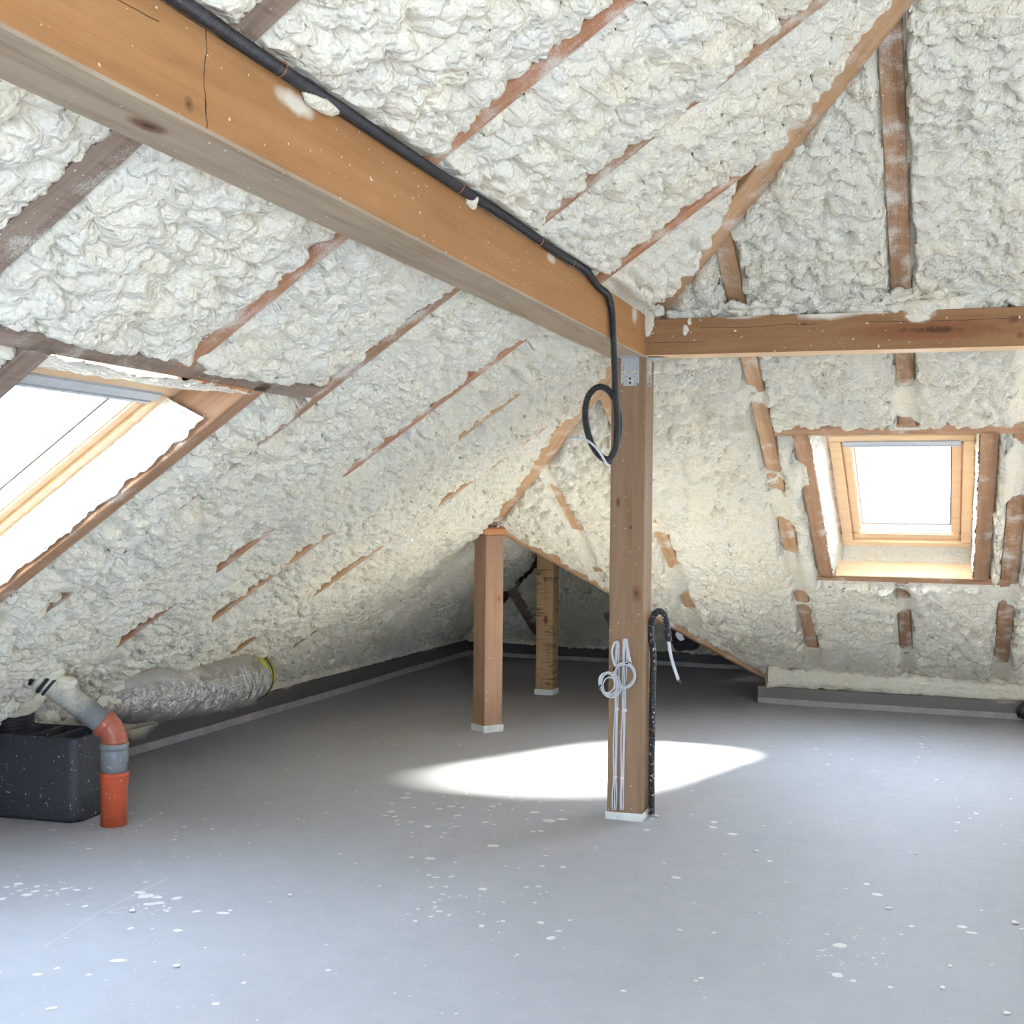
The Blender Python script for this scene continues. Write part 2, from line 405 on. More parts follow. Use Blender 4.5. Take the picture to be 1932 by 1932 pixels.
RIGHT_OPEN = True
RS0, RS1 = 1.25, 2.3
GX0, GX1, GZ = 0.7, 2.2, 2.05      # open gap added in the unseen gable behind the camera to let in light
def deck():
    v, f = [], []
    def quad(*p):
        i = len(v); v.extend(p); f.append((i, i + 1, i + 2, i + 3))
    D = 0.23
    def L(x, y): return np.array([x, y, zL(x)]) + NL * D
    def B(x, y): return np.array([x, y, zB(y)]) + NB * D
    xh = lambda y: min(XR, hip_x(y)) if y < Y0 else X0
    ys = [-2.6, -0.6, 0.5, YR, W1['y0'], W1['y1'], Y0, 9.7, 12.3]  # includes an unseen opening near the camera, added to light the floor
    for a, b in zip(ys, ys[1:]):
        top = (lambda y: X0) if a >= 9.7 else xh
        if a in (W1['y0'], -0.6):
            quad(L(-5.1, a), L(-5.1, b), L(W1['xb'], b), L(W1['xb'], a))
            quad(L(W1['xt'], a), L(W1['xt'], b), L(top(b), b), L(top(a), a))
        else: quad(L(-5.1, a), L(-5.1, b), L(top(b), b), L(top(a), a))
    xs = [X0, -1.37, W2['x0'], W2['x1'], XR, 3.2, 4.0, 2 * XR - X0 + 1.4]  # includes an unseen opening beyond the frame, added to brighten this slope and floor
    def ytop(x): return hip_y(x) if x <= XR else hip_y(2 * XR - x)
    def ybot(x): return max(10.2 if x > -1.4 else Y0 + (x - X0) * 1.33, ytop(x))
    for a, b in zip(xs, xs[1:]):
        if a in (W2['x0'], 3.2):
            quad(B(a, ytop(a)), B(b, ytop(b)), B(b, W2['yt']), B(a, W2['yt']))
            quad(B(a, W2['yb']), B(b, W2['yb']), B(b, ybot(b)), B(a, ybot(a)))
        else: quad(B(a, ytop(a)), B(b, ytop(b)), B(b, ybot(b)), B(a, ybot(a)))
    # annex: right and far slopes; main room: right slope with an unseen opening added for light
    A = lambda x, y: np.array([x, y, zA(x) + 0.25]); Cc = lambda x, y: np.array([x, y, zC(y) + 0.27])
    quad(A(X0, Y0), A(-1.2, 10.1), A(-1.2, 12.2), A(X0, 9.7))
    quad(Cc(-5.1, 12.2), Cc(-1.2, 12.2), Cc(X0 + .1, 9.7), Cc(X0 - .1, 9.7))
    RR = lambda x, y: np.array([x, y, zL(2 * XR - x) + 0.27])
    xm = 2 * XR
    for a, b in ((-2.6, RS0), (RS0, RS1), (RS1, YR), (YR, 9.5)):
        hx = lambda y: XR if y <= YR else xm - hip_x(min(y, Y0 + 1.5))
        if a == RS0 and RIGHT_OPEN:
            quad(RR(hx(a), a), RR(hx(b), b), RR(4.0, b), RR(4.0, a)); quad(RR(5.2, a), RR(5.2, b), RR(8.1, b), RR(8.1, a))
        else: quad(RR(hx(a), a), RR(hx(b), b), RR(8.1, b), RR(8.1, a))
    # low outer walls under the eaves
    for p, q in (((-5.1, -2.6), (-5.1, 12.2)), ((-5.1, 12.2), (-1.2, 12.2)), ((-1.2, 12.2), (-1.2, 10.1)), ((-1.2, 10.1), (8, 10.1)), ((8, 10.1), (8, -2.6))):
        quad((*p, -0.1), (*q, -0.1), (*q, 0.5), (*p, 0.5))
    return link('roof_boards', mesh_py('roof_boards', v, f, False), M_DECK, ceiling)
deck()
def gable():
    v, f = [], []
    def quad(*p):
        i = len(v); v.extend((x, -2.55, z) for x, z in p); f.append((i, i + 1, i + 2, i + 3))
    xm_ = 2 * XR
    quad((-5.1, 0), (GX0, 0), (GX0, zL(GX0)), (-5.1, zL(-5.1))); quad((GX1, 0), (8.1, 0), (8.1, zL(xm_ - 8.1)), (GX1, zL(xm_ - GX1)))
    quad((GX0, GZ), (XR, GZ), (XR, zL(XR)), (GX0, zL(GX0))); quad((XR, GZ), (GX1, GZ), (GX1, zL(xm_ - GX1)), (XR, zL(XR)))
    o = link('wall_rear', mesh_py('wall_rear', v, f, False), M_FOAM); o['kind'] = 'structure'
gable()

# exposures: stretches where bare timber shows. s runs along x on the left slope and along y on the window slope
def lineL(y, hw, lo, hi, ex): return dict(kind='u', bw=0.012, c=y, hw=hw, lo=lo, hi=hi, ex=ex)
def lineX(x, hw, lo, hi, ex): return dict(kind='w', c=x, hw=hw, lo=lo, hi=hi, ex=ex)
L_RAFT = {
 'A': (2.19, 0.055, -4.7, 1.4, [(-3.6, -1.40), (-1.40, -1.2)]),
 'B': (3.17, 0.045, -2.22, 1.4, [(-2.12, -1.40), (-1.40, -0.60)]),
 'C': (4.05, 0.040, -4.7, 0.2, [(-3.42, -3.30), (-3.1, -3.02), (-2.82, -2.74), (-2.62, -2.55), (-2.45, -2.29), (-2.22, -1.56), (-1.33, -1.02), (-0.76, -0.20)]),
 'D': (5.00, 0.036, -4.7, -0.5, [(-3.8, -3.55), (-3.25, -3.0), (-2.56, -1.78), (-1.44, -0.80)]),
 'E': (5.65, 0.034, -4.7, -1.1, [(-4.45, -4.05), (-3.7, -3.35), (-3.25, -3.02), (-2.32, -1.80)]),
 'F': (6.54, 0.034, -4.7, -1.9, [(-4.30, -4.0), (-3.56, -3.24), (-3.18, -3.0), (-2.82, -2.62), (-2.46, -2.14)]),
 'G': (7.40, 0.034, -4.7, -2.7, [(-4.2, -4.05), (-3.3, -3.2)]),
 'H': (8.25, 0.034, -4.7, -3.0, [(-3.9, -3.78)]),
 'I': (9.03, 0.034, -4.7, -3.0, [(-4.05, -3.84), (-3.5, -3.4)]),
 'J': (9.83, 0.034, -4.7, -3.1, [(-4.28, -3.80)]),
 'K': (10.6, 0.034, -4.7, -3.6, [(-4.2, -3.9)]),
 'T': (3.665, 0.042, -3.8, -2.22, [(-3.8, -2.26)]),
 'N': (2.59, 0.050, -3.8, -2.22, [(-3.8, -2.26)]),
}
L_LINES = [lineL(*v) for v in L_RAFT.values()]
L_LINES.append(dict(kind='w', c=-2.225, hw=0.042, lo=2.19, hi=4.02, ex=[(2.19, 3.28), (3.60, 3.98)]))
L_LINES.append(dict(kind='hip', hw=0.055, ex=[(-2.95, -2.1), (-2.02, -1.94), (-1.36, 1.5)], lo=-3, hi=1.5))
B_RAFT = {
 'J1': (-0.225, 0.044, 2.4, 6.80, [(4.0, 5.86), (6.1, 6.45), (6.68, 6.85)]),
 'J1b': (-0.30, 0.040, 8.42, 9.9, [(8.5, 8.66), (8.8, 9.42)]),
 'J2': (-0.975, 0.042, 5.3, 9.9, [(5.36, 6.0), (6.1, 6.46), (6.58, 7.22), (7.26, 7.36), (7.70, 8.08), (8.60, 8.72), (8.78, 9.46)]),
 'J3': (-1.80, 0.040, 6.3, 9.2, [(6.40, 6.8), (7.85, 8.32), (8.66, 8.84)]),
 'J4': (-2.36, 0.036, 7.1, 8.45, [(7.36, 7.85), (8.34, 8.42)]),
 'J0': (0.35, 0.050, 2.4, 9.9, [(6.85, 6.95), (7.4, 8.4), (8.66, 9.5)]),
 'J5': (1.20, 0.045, 2.4, 9.9, [(5.2, 6.2), (7.2, 8.0)]),
 'TL': (-0.785, 0.046, 6.84, 8.40, [(6.84, 7.12), (7.30, 8.40)]),
 'TR': (0.185, 0.046, 6.84, 8.40, [(6.84, 8.40)]),
}
B_LINES = [lineL(*v) for v in B_RAFT.values()]
B_LINES.append(dict(kind='w', bw=0.02, c=6.825, hw=0.046, lo=-0.95, hi=1.2, ex=[(-0.93, -0.33), (-0.13, 1.2)]))
B_LINES.append(dict(kind='w', c=8.40, hw=0.040, lo=-0.86, hi=0.36, ex=[(-0.86, 0.36)]))
B_LINES.append(dict(kind='hip', hw=0.055, ex=[(-2.95, -2.1), (-2.02, -1.94), (-1.36, 1.5)], lo=-3, hi=1.5))

def foam_height(x, y, slope, lines, amp, size, thick):
    if slope == 'L': u, w, K = y, x * KL, KL
    else: u, w, K = x, -y * KB, KB
    lum = lumps(u, w, size, 1 if slope == 'L' else 31) * amp
    T = thick * (1 + 0.35 * vnoise(u * 1.7, w * 1.7, 3))
    rag = 0.016 * vnoise(u * 14, w * 14, 17) + 0.010 * vnoise(u * 37, w * 37, 18) + 0.012 * (dome(u / 0.05, w / 0.05, 19, 0) - 0.55)
    h = T + lum
    Rr = np.ones_like(h); Rn = np.ones_like(h); es_all = np.zeros_like(h); dip = np.zeros_like(h); bare = np.zeros(h.shape, bool); low = np.full(h.shape, 1e9)
    for l in lines:
        if l['kind'] == 'u':
            d = np.abs((y if slope == 'L' else x) - l['c']); s = x if slope == 'L' else y
        elif l['kind'] == 'w':
            d = np.abs((x if slope == 'L' else y) - l['c']) * K; s = y if slope == 'L' else x
        else:
            nx, ny = TL, TB
            d = np.abs((x - X0) * nx + (y - Y0) * ny) / math.hypot(nx, ny) * 1.06; s = x
        if d.min() > 0.3: continue
        inside = (s > l['lo']) & (s < l['hi'])
        d = np.where(inside, d, 1.0)
        de = d - l['hw'] - l.get('bw', 0.006) + rag
        e = np.zeros(h.shape, bool)
        jit = 0.05 * vnoise(u * 13, w * 13, 23)
        for a, b in l['ex']: e |= (s + jit > a) & (s + jit < b)
        es = np.zeros(h.shape)
        for a, b in l['ex']: es = np.maximum(es, sstep(a - 0.12, a + 0.05, s) * sstep(b + 0.12, b - 0.05, s))
        es_all = np.maximum(es_all, es * (d < 0.3) * (l['kind'] == 'u'))
        if slope == 'L' and l['kind'] == 'u': dip = np.maximum(dip, es * (1 - sstep(0.03, 0.30, d)) * (0.045 if 4.5 < l['c'] < 8 else 0.02))
        wd = 0.06 + (0.13 if slope == 'L' and l['kind'] == 'u' else 0.03) * es
        Rr = np.minimum(Rr, np.sqrt(np.clip(1 - (1 - np.clip((d - l['hw'] * 0.6 + 0.5 * rag) / wd, 0, 1)) ** 2, 0, 1)))
        Rn = np.minimum(Rn, sstep(0.0, 0.045, d - l['hw'] * 0.7 + 0.5 * rag))
        bare |= e & (de < 0.010 * (l['kind'] != 'hip'))
    h = T * Rr + (lum + 0.010) * Rn * (0.75 + 0.25 * Rr) * (1 - (0.45 if slope == 'L' else 0.3) * es_all * (1 - Rr))
    if slope == 'L':
        cl = sstep(-1.41, -1.31, x) + sstep(-1.56, -1.66, x)
        cl = np.where(y < 5.95, np.clip(cl, 0, 1), 1)
        h = np.where(cl < 1, np.minimum(h, 0.012 + 0.006 * vnoise(u * 20, w * 20, 9) + 0.12 * cl), h)
    skin = 0.004 + 0.0035 * vnoise(u * 45, w * 45, 29) + 0.003 * vnoise(u * 11, w * 11, 28)
    h = np.where(Rn < 0.999, skin + np.maximum(h, 0.0), h) - dip
    return np.where(bare, -0.035, h)

def panel(slope, ua, ub, lo, hi, size=1.0, thick=0.014, q=0.0016, m=None, amp=1.0):
    """foam between two timbers: u across the bay, lo(u)/hi(u) along it"""
    um = (ua + ub) / 2; sm = (lo(um) + hi(um)) / 2
    P0 = np.array([sm, um, zL(sm)]) if slope == 'L' else np.array([um, sm, zB(sm)])
    dist = max(1.5, float((P0 - CAM) @ FW)); step = max(0.006, q * dist)
    K = KL if slope == 'L' else KB
    nu = max(6, int((ub - ua) / step)); nv = max(6, int(abs(hi(um) - lo(um)) * K / step))
    s, t = np.meshgrid(np.linspace(0, 1, nu), np.linspace(0, 1, nv), indexing='ij')
    U = ua + (ub - ua) * s
    l = np.array([lo(k) for k in U[:, 0]])[:, None]; h_ = np.array([hi(k) for k in U[:, 0]])[:, None]
    S = l + (h_ - l) * t
    x, y = (S, U) if slope == 'L' else (U, S)
    h = foam_height(x, y, slope, L_LINES if slope == 'L' else B_LINES, amp, size, thick)
    n = NL if slope == 'L' else NB
    z = zL(x) if slope == 'L' else zB(y)
    P = np.stack([x, y, z], -1) - h[..., None] * n
    return link('foam_panel', grid_mesh('foam_panel', P, flip=(slope == 'B')), m or M_FOAM, ceiling)

def top_x(y): return min(XR, hip_x(y)) if y < Y0 else (X0 if y < 9.7 else X0 + (zC(y) - Z0) / TL)
lowx = lambda y: XE
headx = lambda y: -2.225
mid = lambda y: -1.48
yb = [1.2, 2.19, 3.17, 4.05, 5.0, 5.65, 6.54, 7.40, 8.25, 9.03, 9.83, 10.6, 11.7]
for a, b in zip(yb, yb[1:]):
    if a in (2.19, 3.17): panel('L', a, b, headx, mid)
    elif a == 1.2: panel('L', a, b, lambda y: -3.2, mid)
    else: panel('L', a, b, lowx, mid if b < 5.7 else top_x, size=0.9 if a < 6 else 0.8, amp=1.25 if a < 5 else 1.45, q=0.0014)
    if b < 5.7: panel('L', a, b, mid, top_x, size=1.15, amp=1.2)
panel('L', 2.19, 2.59, lambda y: -3.2, headx)
panel('L', 3.665, 4.05, lowx, headx, size=0.9, thick=0.03, amp=1.4)

bot = lambda x: 9.93 if x > -1.37 else Y0 - 0.05 + (x - X0) * (9.93 - Y0) / (-1.37 - X0)
topy = lambda x: hip_y(x)
beam_y = lambda x: 5.86
panel('B', -2.93, -2.36, topy, bot, size=0.8, amp=1.45)
panel('B', -2.36, -1.80, topy, bot, size=0.8, amp=1.45)
panel('B', -1.80, -0.975, topy, bot, size=0.85, amp=1.45)
panel('B', -0.975, -0.225, topy, beam_y, size=0.95, amp=1.5)
panel('B', -0.225, 0.35, topy, beam_y, size=0.95, amp=1.5)
panel('B', 0.35, 1.20, topy, beam_y, size=0.95, amp=1.5)
panel('B', -0.975, -0.225, beam_y, lambda x: 6.82, size=0.85, amp=1.5)
panel('B', -0.225, 0.35, beam_y, lambda x: 6.82, size=0.85, amp=1.5)
panel('B', 0.35, 1.20, beam_y, bot, size=0.85, amp=1.5)
panel('B', -0.975, -0.785, lambda x: 6.82, lambda x: 8.40, size=0.7, thick=0.045)
panel('B', 0.185, 0.35, lambda x: 6.82, lambda x: 8.40, size=0.7, thick=0.045)
panel('B', -0.975, -0.30, lambda x: 8.40, bot, size=0.8, amp=1.5)
panel('B', -0.30, 0.35, lambda x: 8.40, bot, size=0.8, amp=1.5)
# beyond the frame: the rest of the window slope, the right slope and the left slope behind the camera, coarser foam
def coarse(pts, seed):
    A, B, C, D = (np.array(p, float) for p in pts)
    nrm = np.cross(B - A, D - A); nrm /= np.linalg.norm(nrm)
    if nrm[2] > 0: nrm = -nrm
    foam_sheet('foam_panel', A, B, C, D, 0.05, nrm, seed, 1.0, 1.0, M_FOAM, ceiling)
mh = lambda x: hip_y(2 * XR - x)
for k, (xa, xb_, ya, yb_, yc, yd) in enumerate(((1.2, 1.5, hip_y(1.2), YR, 9.93, 9.93), (1.5, 3.2, YR, mh(3.2), 9.93, 9.93), (3.2, 4.0, mh(3.2), mh(4.0), 6.86, 6.86), (3.2, 4.0, 8.355, 8.355, 9.93, 9.93), (4.0, 6.2, mh(4.0), mh(6.2), 9.93, 9.93))):
    coarse([(xa, ya, zB(ya)), (xb_, yb_, zB(yb_)), (xb_, yd, zB(yd)), (xa, yc, zB(yc))], 30 + k)
xm = 2 * XR
coarse([(XR, -2.5, zL(XR)), (XR, RS0, zL(XR)), (7.75, RS0, zL(xm - 7.75)), (7.75, -2.5, zL(xm - 7.75))], 4)
coarse([(XR, RS1, zL(XR)), (XR, YR, zL(XR)), (7.75, 9.9, zL(xm - 7.75)), (7.75, RS1, zL(xm - 7.75))], 5)
if not RIGHT_OPEN: coarse([(4.0, RS0, zL(xm - 4)), (4.0, RS1, zL(xm - 4)), (5.2, RS1, zL(xm - 5.2)), (5.2, RS0, zL(xm - 5.2))], 11)
coarse([(XR, RS0, zL(XR)), (XR, RS1, zL(XR)), (4.0, RS1, zL(xm - 4)), (4.0, RS0, zL(xm - 4))], 6)
coarse([(5.2, RS0, zL(xm - 5.2)), (5.2, RS1, zL(xm - 5.2)), (7.75, RS1, zL(xm - 7.75)), (7.75, RS0, zL(xm - 7.75))], 7)
for k, (ya, yb_, xa, xb_) in enumerate(((-2.5, -0.6, XE, XR), (0.5, 1.2, XE, XR), (-0.6, 0.5, XE, -3.62), (-0.6, 0.5, -2.27, XR))):
    coarse([(xa, ya, zL(xa)), (xa, yb_, zL(xa)), (xb_, yb_, zL(xb_)), (xb_, ya, zL(xb_))], 20 + k)
coarse([(XE, 1.2, zL(XE)), (XE, 2.6, zL(XE)), (-3.2, 2.6, zL(-3.2)), (-3.2, 1.2, zL(-3.2))], 9)
coarse([(XE, 2.6, zL(XE)), (XE, 3.66, zL(XE)), (-3.62, 3.66, zL(-3.62)), (-3.62, 2.6, zL(-3.62))], 10)
# annex: hidden right slope and far hipped slope
coarse([(X0, Y0 + .1, zA(X0)), (-1.42, 10.0, zA(-1.42)), (-1.42, 11.75, zA(-1.42)), (X0, 9.7, zA(X0))], 12)
def far_slope():
    A, B = np.array([XE, YC, 0.11]), np.array([-1.4, YC, 0.11]); C, D = np.array([X0 + .02, 9.7, zC(9.7)]), np.array([X0 - .02, 9.7, zC(9.7)])
    nrm = np.array([0, -TC, -1]) / math.hypot(1, TC)
    return foam_sheet('foam_panel', A, B, C, D, 0.016, nrm, 13, 0.7, 1.0, M_FOAM, ceiling)
far_slope()

# timbers of the roof
def raftL(y, hw, lo, hi, m, h=0.17):
    p0 = np.array([lo, y, zL(lo)]); p1 = np.array([hi, y, zL(hi)])
    return timber('rafter', p0, p1, hw * 2, h, m, ceiling, up=NL, seed=int(y * 100))
matsL = dict(A=M_RAFTER_GREY, B=M_RAFTER_RED, C=M_RAFTER, D=M_RAFTER_RED, E=M_HIP, F=M_HIP, T=M_TRIMMER, N=M_RAFTER_GREY)
for k, (y, hw, lo, hi, ex) in L_RAFT.items():
    o = raftL(y, hw, max(lo, -5.0), min(hi, hip_x(y) - 0.03 if y < Y0 else hi), matsL.get(k, M_RAFTER))
    if k in 'TN': o.name = 'trimmer'
def raftB(x, hw, lo, hi, m, h=0.17, nm='rafter'):
    lo = max(lo, hip_y(x) + 0.03)
    return timber(nm, (x, lo, zB(lo)), (x, hi, zB(hi)), hw * 2, h, m, ceiling, up=NB, seed=int(x * 100))
matsB = dict(J2=M_HIP, J3=M_HIP, J4=M_HIP, TL=M_TRIMMER, TR=M_TRIMMER)
for k, (x, hw, lo, hi, ex) in B_RAFT.items():
    raftB(x, hw, lo, hi, matsB.get(k, M_RAFTER), nm='trimmer' if k in ('TL', 'TR') else 'rafter')
timber('trimmer', (-2.225, 2.2, zL(-2.225)), (-2.225, 4.02, zL(-2.225)), 0.085, 0.17, M_RAFTER_GREY, ceiling, up=NL)
timber('trimmer', (-0.93, 6.825, zB(6.825)), (1.2, 6.825, zB(6.825)), 0.095, 0.17, M_TRIMMER, ceiling, up=NB)
timber('trimmer', (-0.93, 8.40, zB(8.40)), (0.36, 8.40, zB(8.40)), 0.08, 0.17, M_TRIMMER, ceiling, up=NB)
def hipP(x, dz=0.0): return np.array([x, hip_y(x), zL(x) + dz])
timber('hip_rafter', hipP(X0 + 0.05, -0.045), hipP(XR, -0.045), 0.115, 0.2, M_HIP, ceiling)
vd = np.array([-1.37 - X0, 9.93 - Y0, zB(9.93) - Z0])
timber('valley_rafter', np.array([X0 + .03, Y0 + .04, Z0 - 0.07]), np.array([X0, Y0, Z0 - 0.07]) + vd, 0.06, 0.16, M_HIP, ceiling)
# annex hip and jack rafters
onC = lambda px, py: hit(px, py, (0, TC, 1), 0.11 + TC * YC - 0.05)
def toward(a, b, f): return a + (b - a) * f
ha, hb = onC(900, 1140), onC(1005, 1030)
timber('hip_rafter', toward(ha, hb, -0.1), toward(ha, hb, 1.25), 0.13, 0.15, M_RAFTER_GREY, ceiling)
for (p_, q_) in (((955, 1100), (1010, 1180)), ((1150, 1165), (1166, 1205))):
    a_, b_ = onC(*p_), onC(*q_); b_[0] = a_[0]
    timber('rafter', toward(a_, b_, -0.05), toward(a_, b_, 1.25), 0.10, 0.12, M_RAFTER_GREY, ceiling, up=(0, TC, 1))


# ------------------------------------------------------------------ SKYLIGHTS
def glass_material():
    m, t, b = mat('window_glass'); t.nodes.remove(b)
    tr = N(t, 'ShaderNodeBsdfTransparent'); tr.inputs['Color'].default_value = (0.95, 0.97, 0.97, 1)
    gl = N(t, 'ShaderNodeBsdfGlossy'); gl.inputs['Roughness'].default_value = 0.02
    mx = N(t, 'ShaderNodeMixShader'); mx.inputs[0].default_value = 0.05; t.links.new(tr.outputs[0], mx.inputs[1]); t.links.new(gl.outputs[0], mx.inputs[2])
    t.links.new(mx.outputs[0], t.nodes['Material Output'].inputs['Surface']); return m
M_GLASS = glass_material()
M_ALU = plain('grey_ventilation_bar', (0.50, 0.51, 0.51), 0.45, 0.4)
M_GASKET = plain('dark_gasket', (0.05, 0.05, 0.07), 0.5)

def skylight(idx, O, ax, ay, n, w, h, d0):
    """O: world point of the outer top-left corner of the frame on the roof plane; ax across, ay down the slope, n outward; frame face at depth d0"""
    root = bpy.data.objects.new('window_%d' % idx, None); COL.objects.link(root); root['kind'] = 'structure'
    O, ax, ay, n = (np.array(p, float) for p in (O, ax, ay, n))
    mw = Matrix.Identity(4)
    for i in range(3): mw[i][0], mw[i][1], mw[i][2], mw[i][3] = ax[i], ay[i], n[i], O[i]
    def part(nm, lo, hi, m, bev=0.004, par=root):
        o = bm_obj(nm, box_bm(lo, hi, bev, 2), m); o.parent = par
        if par is root: o.matrix_basis = mw
        return o
    f = 0.062; a, b = d0, d0 + 0.10
    part('frame_rail', (0, 0, a), (w, f, b), M_PINE); part('frame_rail', (0, h - f, a), (w, h, b), M_PINE)
    part('frame_stile', (0, f, a), (f, h - f, b), M_PINE); part('frame_stile', (w - f, f, a), (w, h - f, b), M_PINE)
    g = f + 0.0005; s = 0.058; a2, b2 = d0 + 0.022, d0 + 0.115
    part('sash_rail', (g, g, a2), (w - g, g + s, b2), M_PINE, 0.008); part('sash_rail', (g, h - g - s * 1.3, a2), (w - g, h - g, b2), M_PINE, 0.008)
    part('sash_stile', (g, g + s, a2), (g + s, h - g - s * 1.3, b2), M_PINE, 0.008); part('sash_stile', (w - g - s, g + s, a2), (w - g, h - g - s * 1.3, b2), M_PINE, 0.008)
    k = g + s; z = d0 + 0.092
    part('gasket', (k, k, z), (k + 0.008, h - k - s * .3, z + 0.01), M_GASKET, 0); part('gasket', (w - k - 0.008, k, z), (w - k, h - k - s * .3, z + 0.01), M_GASKET, 0)
    part('gasket', (k, h - k - s * .3 - 0.008, z), (w - k, h - k - s * .3, z + 0.01), M_GASKET, 0)
    part('glass_pane', (k - 0.01, k - 0.01, z + 0.012), (w - k + 0.01, h - k + 0.01, z + 0.016), M_GLASS, 0)
    part('ventilation_bar', (g + 0.01, g - 0.012, a2 - 0.028), (w - g - 0.01, g + 0.036, a2 + 0.012), M_ALU, 0.006)
    part('ventilation_flap', (g + 0.01, g + 0.042, a2 - 0.02), (w - g - 0.01, g + 0.064, a2 + 0.01), M_ALU, 0.006)
    part('flashing', (-0.20, -0.30, b + 0.03), (0.004, h + 0.3, b + 0.034), M_GASKET, 0); part('flashing', (w - 0.004, -0.30, b + 0.03), (w + 0.2, h + 0.3, b + 0.034), M_GASKET, 0)
    part('flashing', (0, -0.35, b + 0.03), (w, 0.01, b + 0.034), M_GASKET, 0); part('flashing', (0, h - 0.01, b + 0.03), (w, h + 0.35, b + 0.034), M_GASKET, 0)
    return root
axL = np.array([0, 1, 0]); ayL = np.array([-1, 0, -TL]) / KL
xt1 = -2.43
skylight(1, (xt1, 2.80, zL(xt1)), axL, ayL, NL, 0.83, 1.24, 0.165)
ayB = np.array([0, 1, -TB]) / KB
yt2 = 7.155 - 0.5 * 0.0
yt2 = 7.07
skylight(2, (-0.665, yt2, zB(yt2)), np.array([1, 0, 0]), ayB, NB, 0.785, 1.33, 0.145)
Lp = lambda x, y, d: np.array([x, y, zL(x)]) + NL * d
Bp = lambda x, y, d: np.array([x, y, zB(y)]) + NB * d
# foam linings of the two reveals: far side, top, near side
foam_sheet('reveal_foam', Lp(-3.75, 3.600, .185), Lp(-2.50, 3.600, .185), Lp(-2.42, 3.610, .016), Lp(-3.75, 3.610, .016), 0.008, (0, -1, 0), 41, 0.5, 0.35, M_FOAM, ceiling, edge=0.010)
foam_sheet('reveal_foam', Lp(-2.44, 2.62, .17), Lp(-2.44, 3.64, .17), Lp(-2.245, 3.62, -.022), Lp(-2.245, 2.62, -.022), 0.008, -ayL * -1, 42, 0.8, 0.6, M_FOAM, ceiling, edge=0.01, sag=0.010)
foam_sheet('reveal_foam', Lp(-3.75, 2.80, .17), Lp(-2.4, 2.80, .17), Lp(-2.3, 2.64, .01), Lp(-3.75, 2.64, .01), 0.012, (0, 1, 0), 43, 0.6, 0.4, M_FOAM, ceiling)
foam_sheet('reveal_foam', Bp(-.675, 7.0, .17), Bp(-.675, 8.40, .17), Bp(-.742, 8.37, .002), Bp(-.742, 6.86, .002), 0.010, (1, 0, 0), 44, 0.5, 0.5, M_FOAM, ceiling, edge=0.012)
foam_sheet('reveal_foam', Bp(.125, 7.0, .17), Bp(.125, 8.40, .17), Bp(.14, 8.37, .002), Bp(.14, 6.86, .002), 0.010, (-1, 0, 0), 45, 0.5, 0.6, M_FOAM, ceiling, edge=0.012)
foam_sheet('reveal_foam', Bp(-.72, 7.06, .18), Bp(.15, 7.06, .18), Bp(.15, 6.86, .0), Bp(-.72, 6.86, .0), 0.012, ayB, 46, 0.6, 0.5, M_FOAM, ceiling)
foam_sheet('reveal_foam', Bp(-.72, 8.17, .20), Bp(.16, 8.17, .20), Bp(.16, 8.372, .105), Bp(-.72, 8.372, .105), 0.010, -NB, 47, 0.5, 0.6, M_FOAM, ceiling, edge=0.006)
timber('sill_board', Bp(-.72, 8.372, .0), Bp(.14, 8.372, .0), 0.024, 0.15, M_PINE, ceiling, up=NB)

# ------------------------------------------------------------------ BEAMS AND POSTS
BX1, BX0, BZ = -1.394, -1.572, 2.242
M_BEAM = wood('glazed_beam_wood', (0.46, 0.225, 0.075), (0.52, 0.27, 0.10), (0.33, 0.145, 0.045), grain=0.8,
              knots=[], cracks=[], rough=0.6)
def beam_face_mats(): pass
beamL = thing('purlin_beam', 'thick orange-brown timber beam running diagonally overhead with black conduit along its top', 'beam', (BX1, 3.4, BZ))
b0, b1 = -0.6, 5.755
def yx(px, py): return float(onX(px, py, BX1)[1])
LB = b1 - b0; mid_b = (b0 + b1) / 2
kn = [(yx(352, 242) - mid_b, 0, 0.0, 0.07, 0.03, (0.16, 0.085, 0.05))]
ck = [(yx(388, 150) - mid_b, 0.02, 0.004, 0.2, 'z'), (yx(387, 150) - mid_b, 0.02, 0.004, 0.2, 'z'), (0.15, 0.04, yx(120, 10) - mid_b, yx(300, 105) - mid_b, 'x')]
sp_ = [(yx(560, 213) - mid_b, -.089, 0.165, 0.10, 0.026), (yx(1197, 600) - mid_b, -.089, 0.17, 0.06, 0.045), (yx(1040, 515) - mid_b, -.089, 0.185, 0.06, 0.02)]
knF = [(yx(356, 213) - mid_b, -.089, .035, .02, .018, (.2, .10, .04)), (yx(1195, 628) - mid_b, -.089, .10, .02, .012, (.3, .12, .06))]
M_BEAM = wood('glazed_beam_wood', (0.36, 0.18, 0.07), (0.41, 0.215, 0.09), (0.28, 0.13, 0.047), grain=0.8, knots=knF, cracks=ck, spots=sp_, rough=0.6)
M_BEAM_UNDER = wood('weathered_beam_wood', (0.36, 0.275, 0.19), (0.42, 0.33, 0.235), (0.22, 0.155, 0.10), grain=1.2, knots=kn, saw=0.0, rough=0.8)
o = timber('beam_timber', (BX1 - .089, b0, BZ), (BX1 - .089, b1, BZ), 0.178, 0.205, M_BEAM, beamL, bev=0.006)
o.data.materials.append(M_BEAM_UNDER)
for p in o.data.polygons:
    if p.normal.z < -0.5: p.material_index = 1

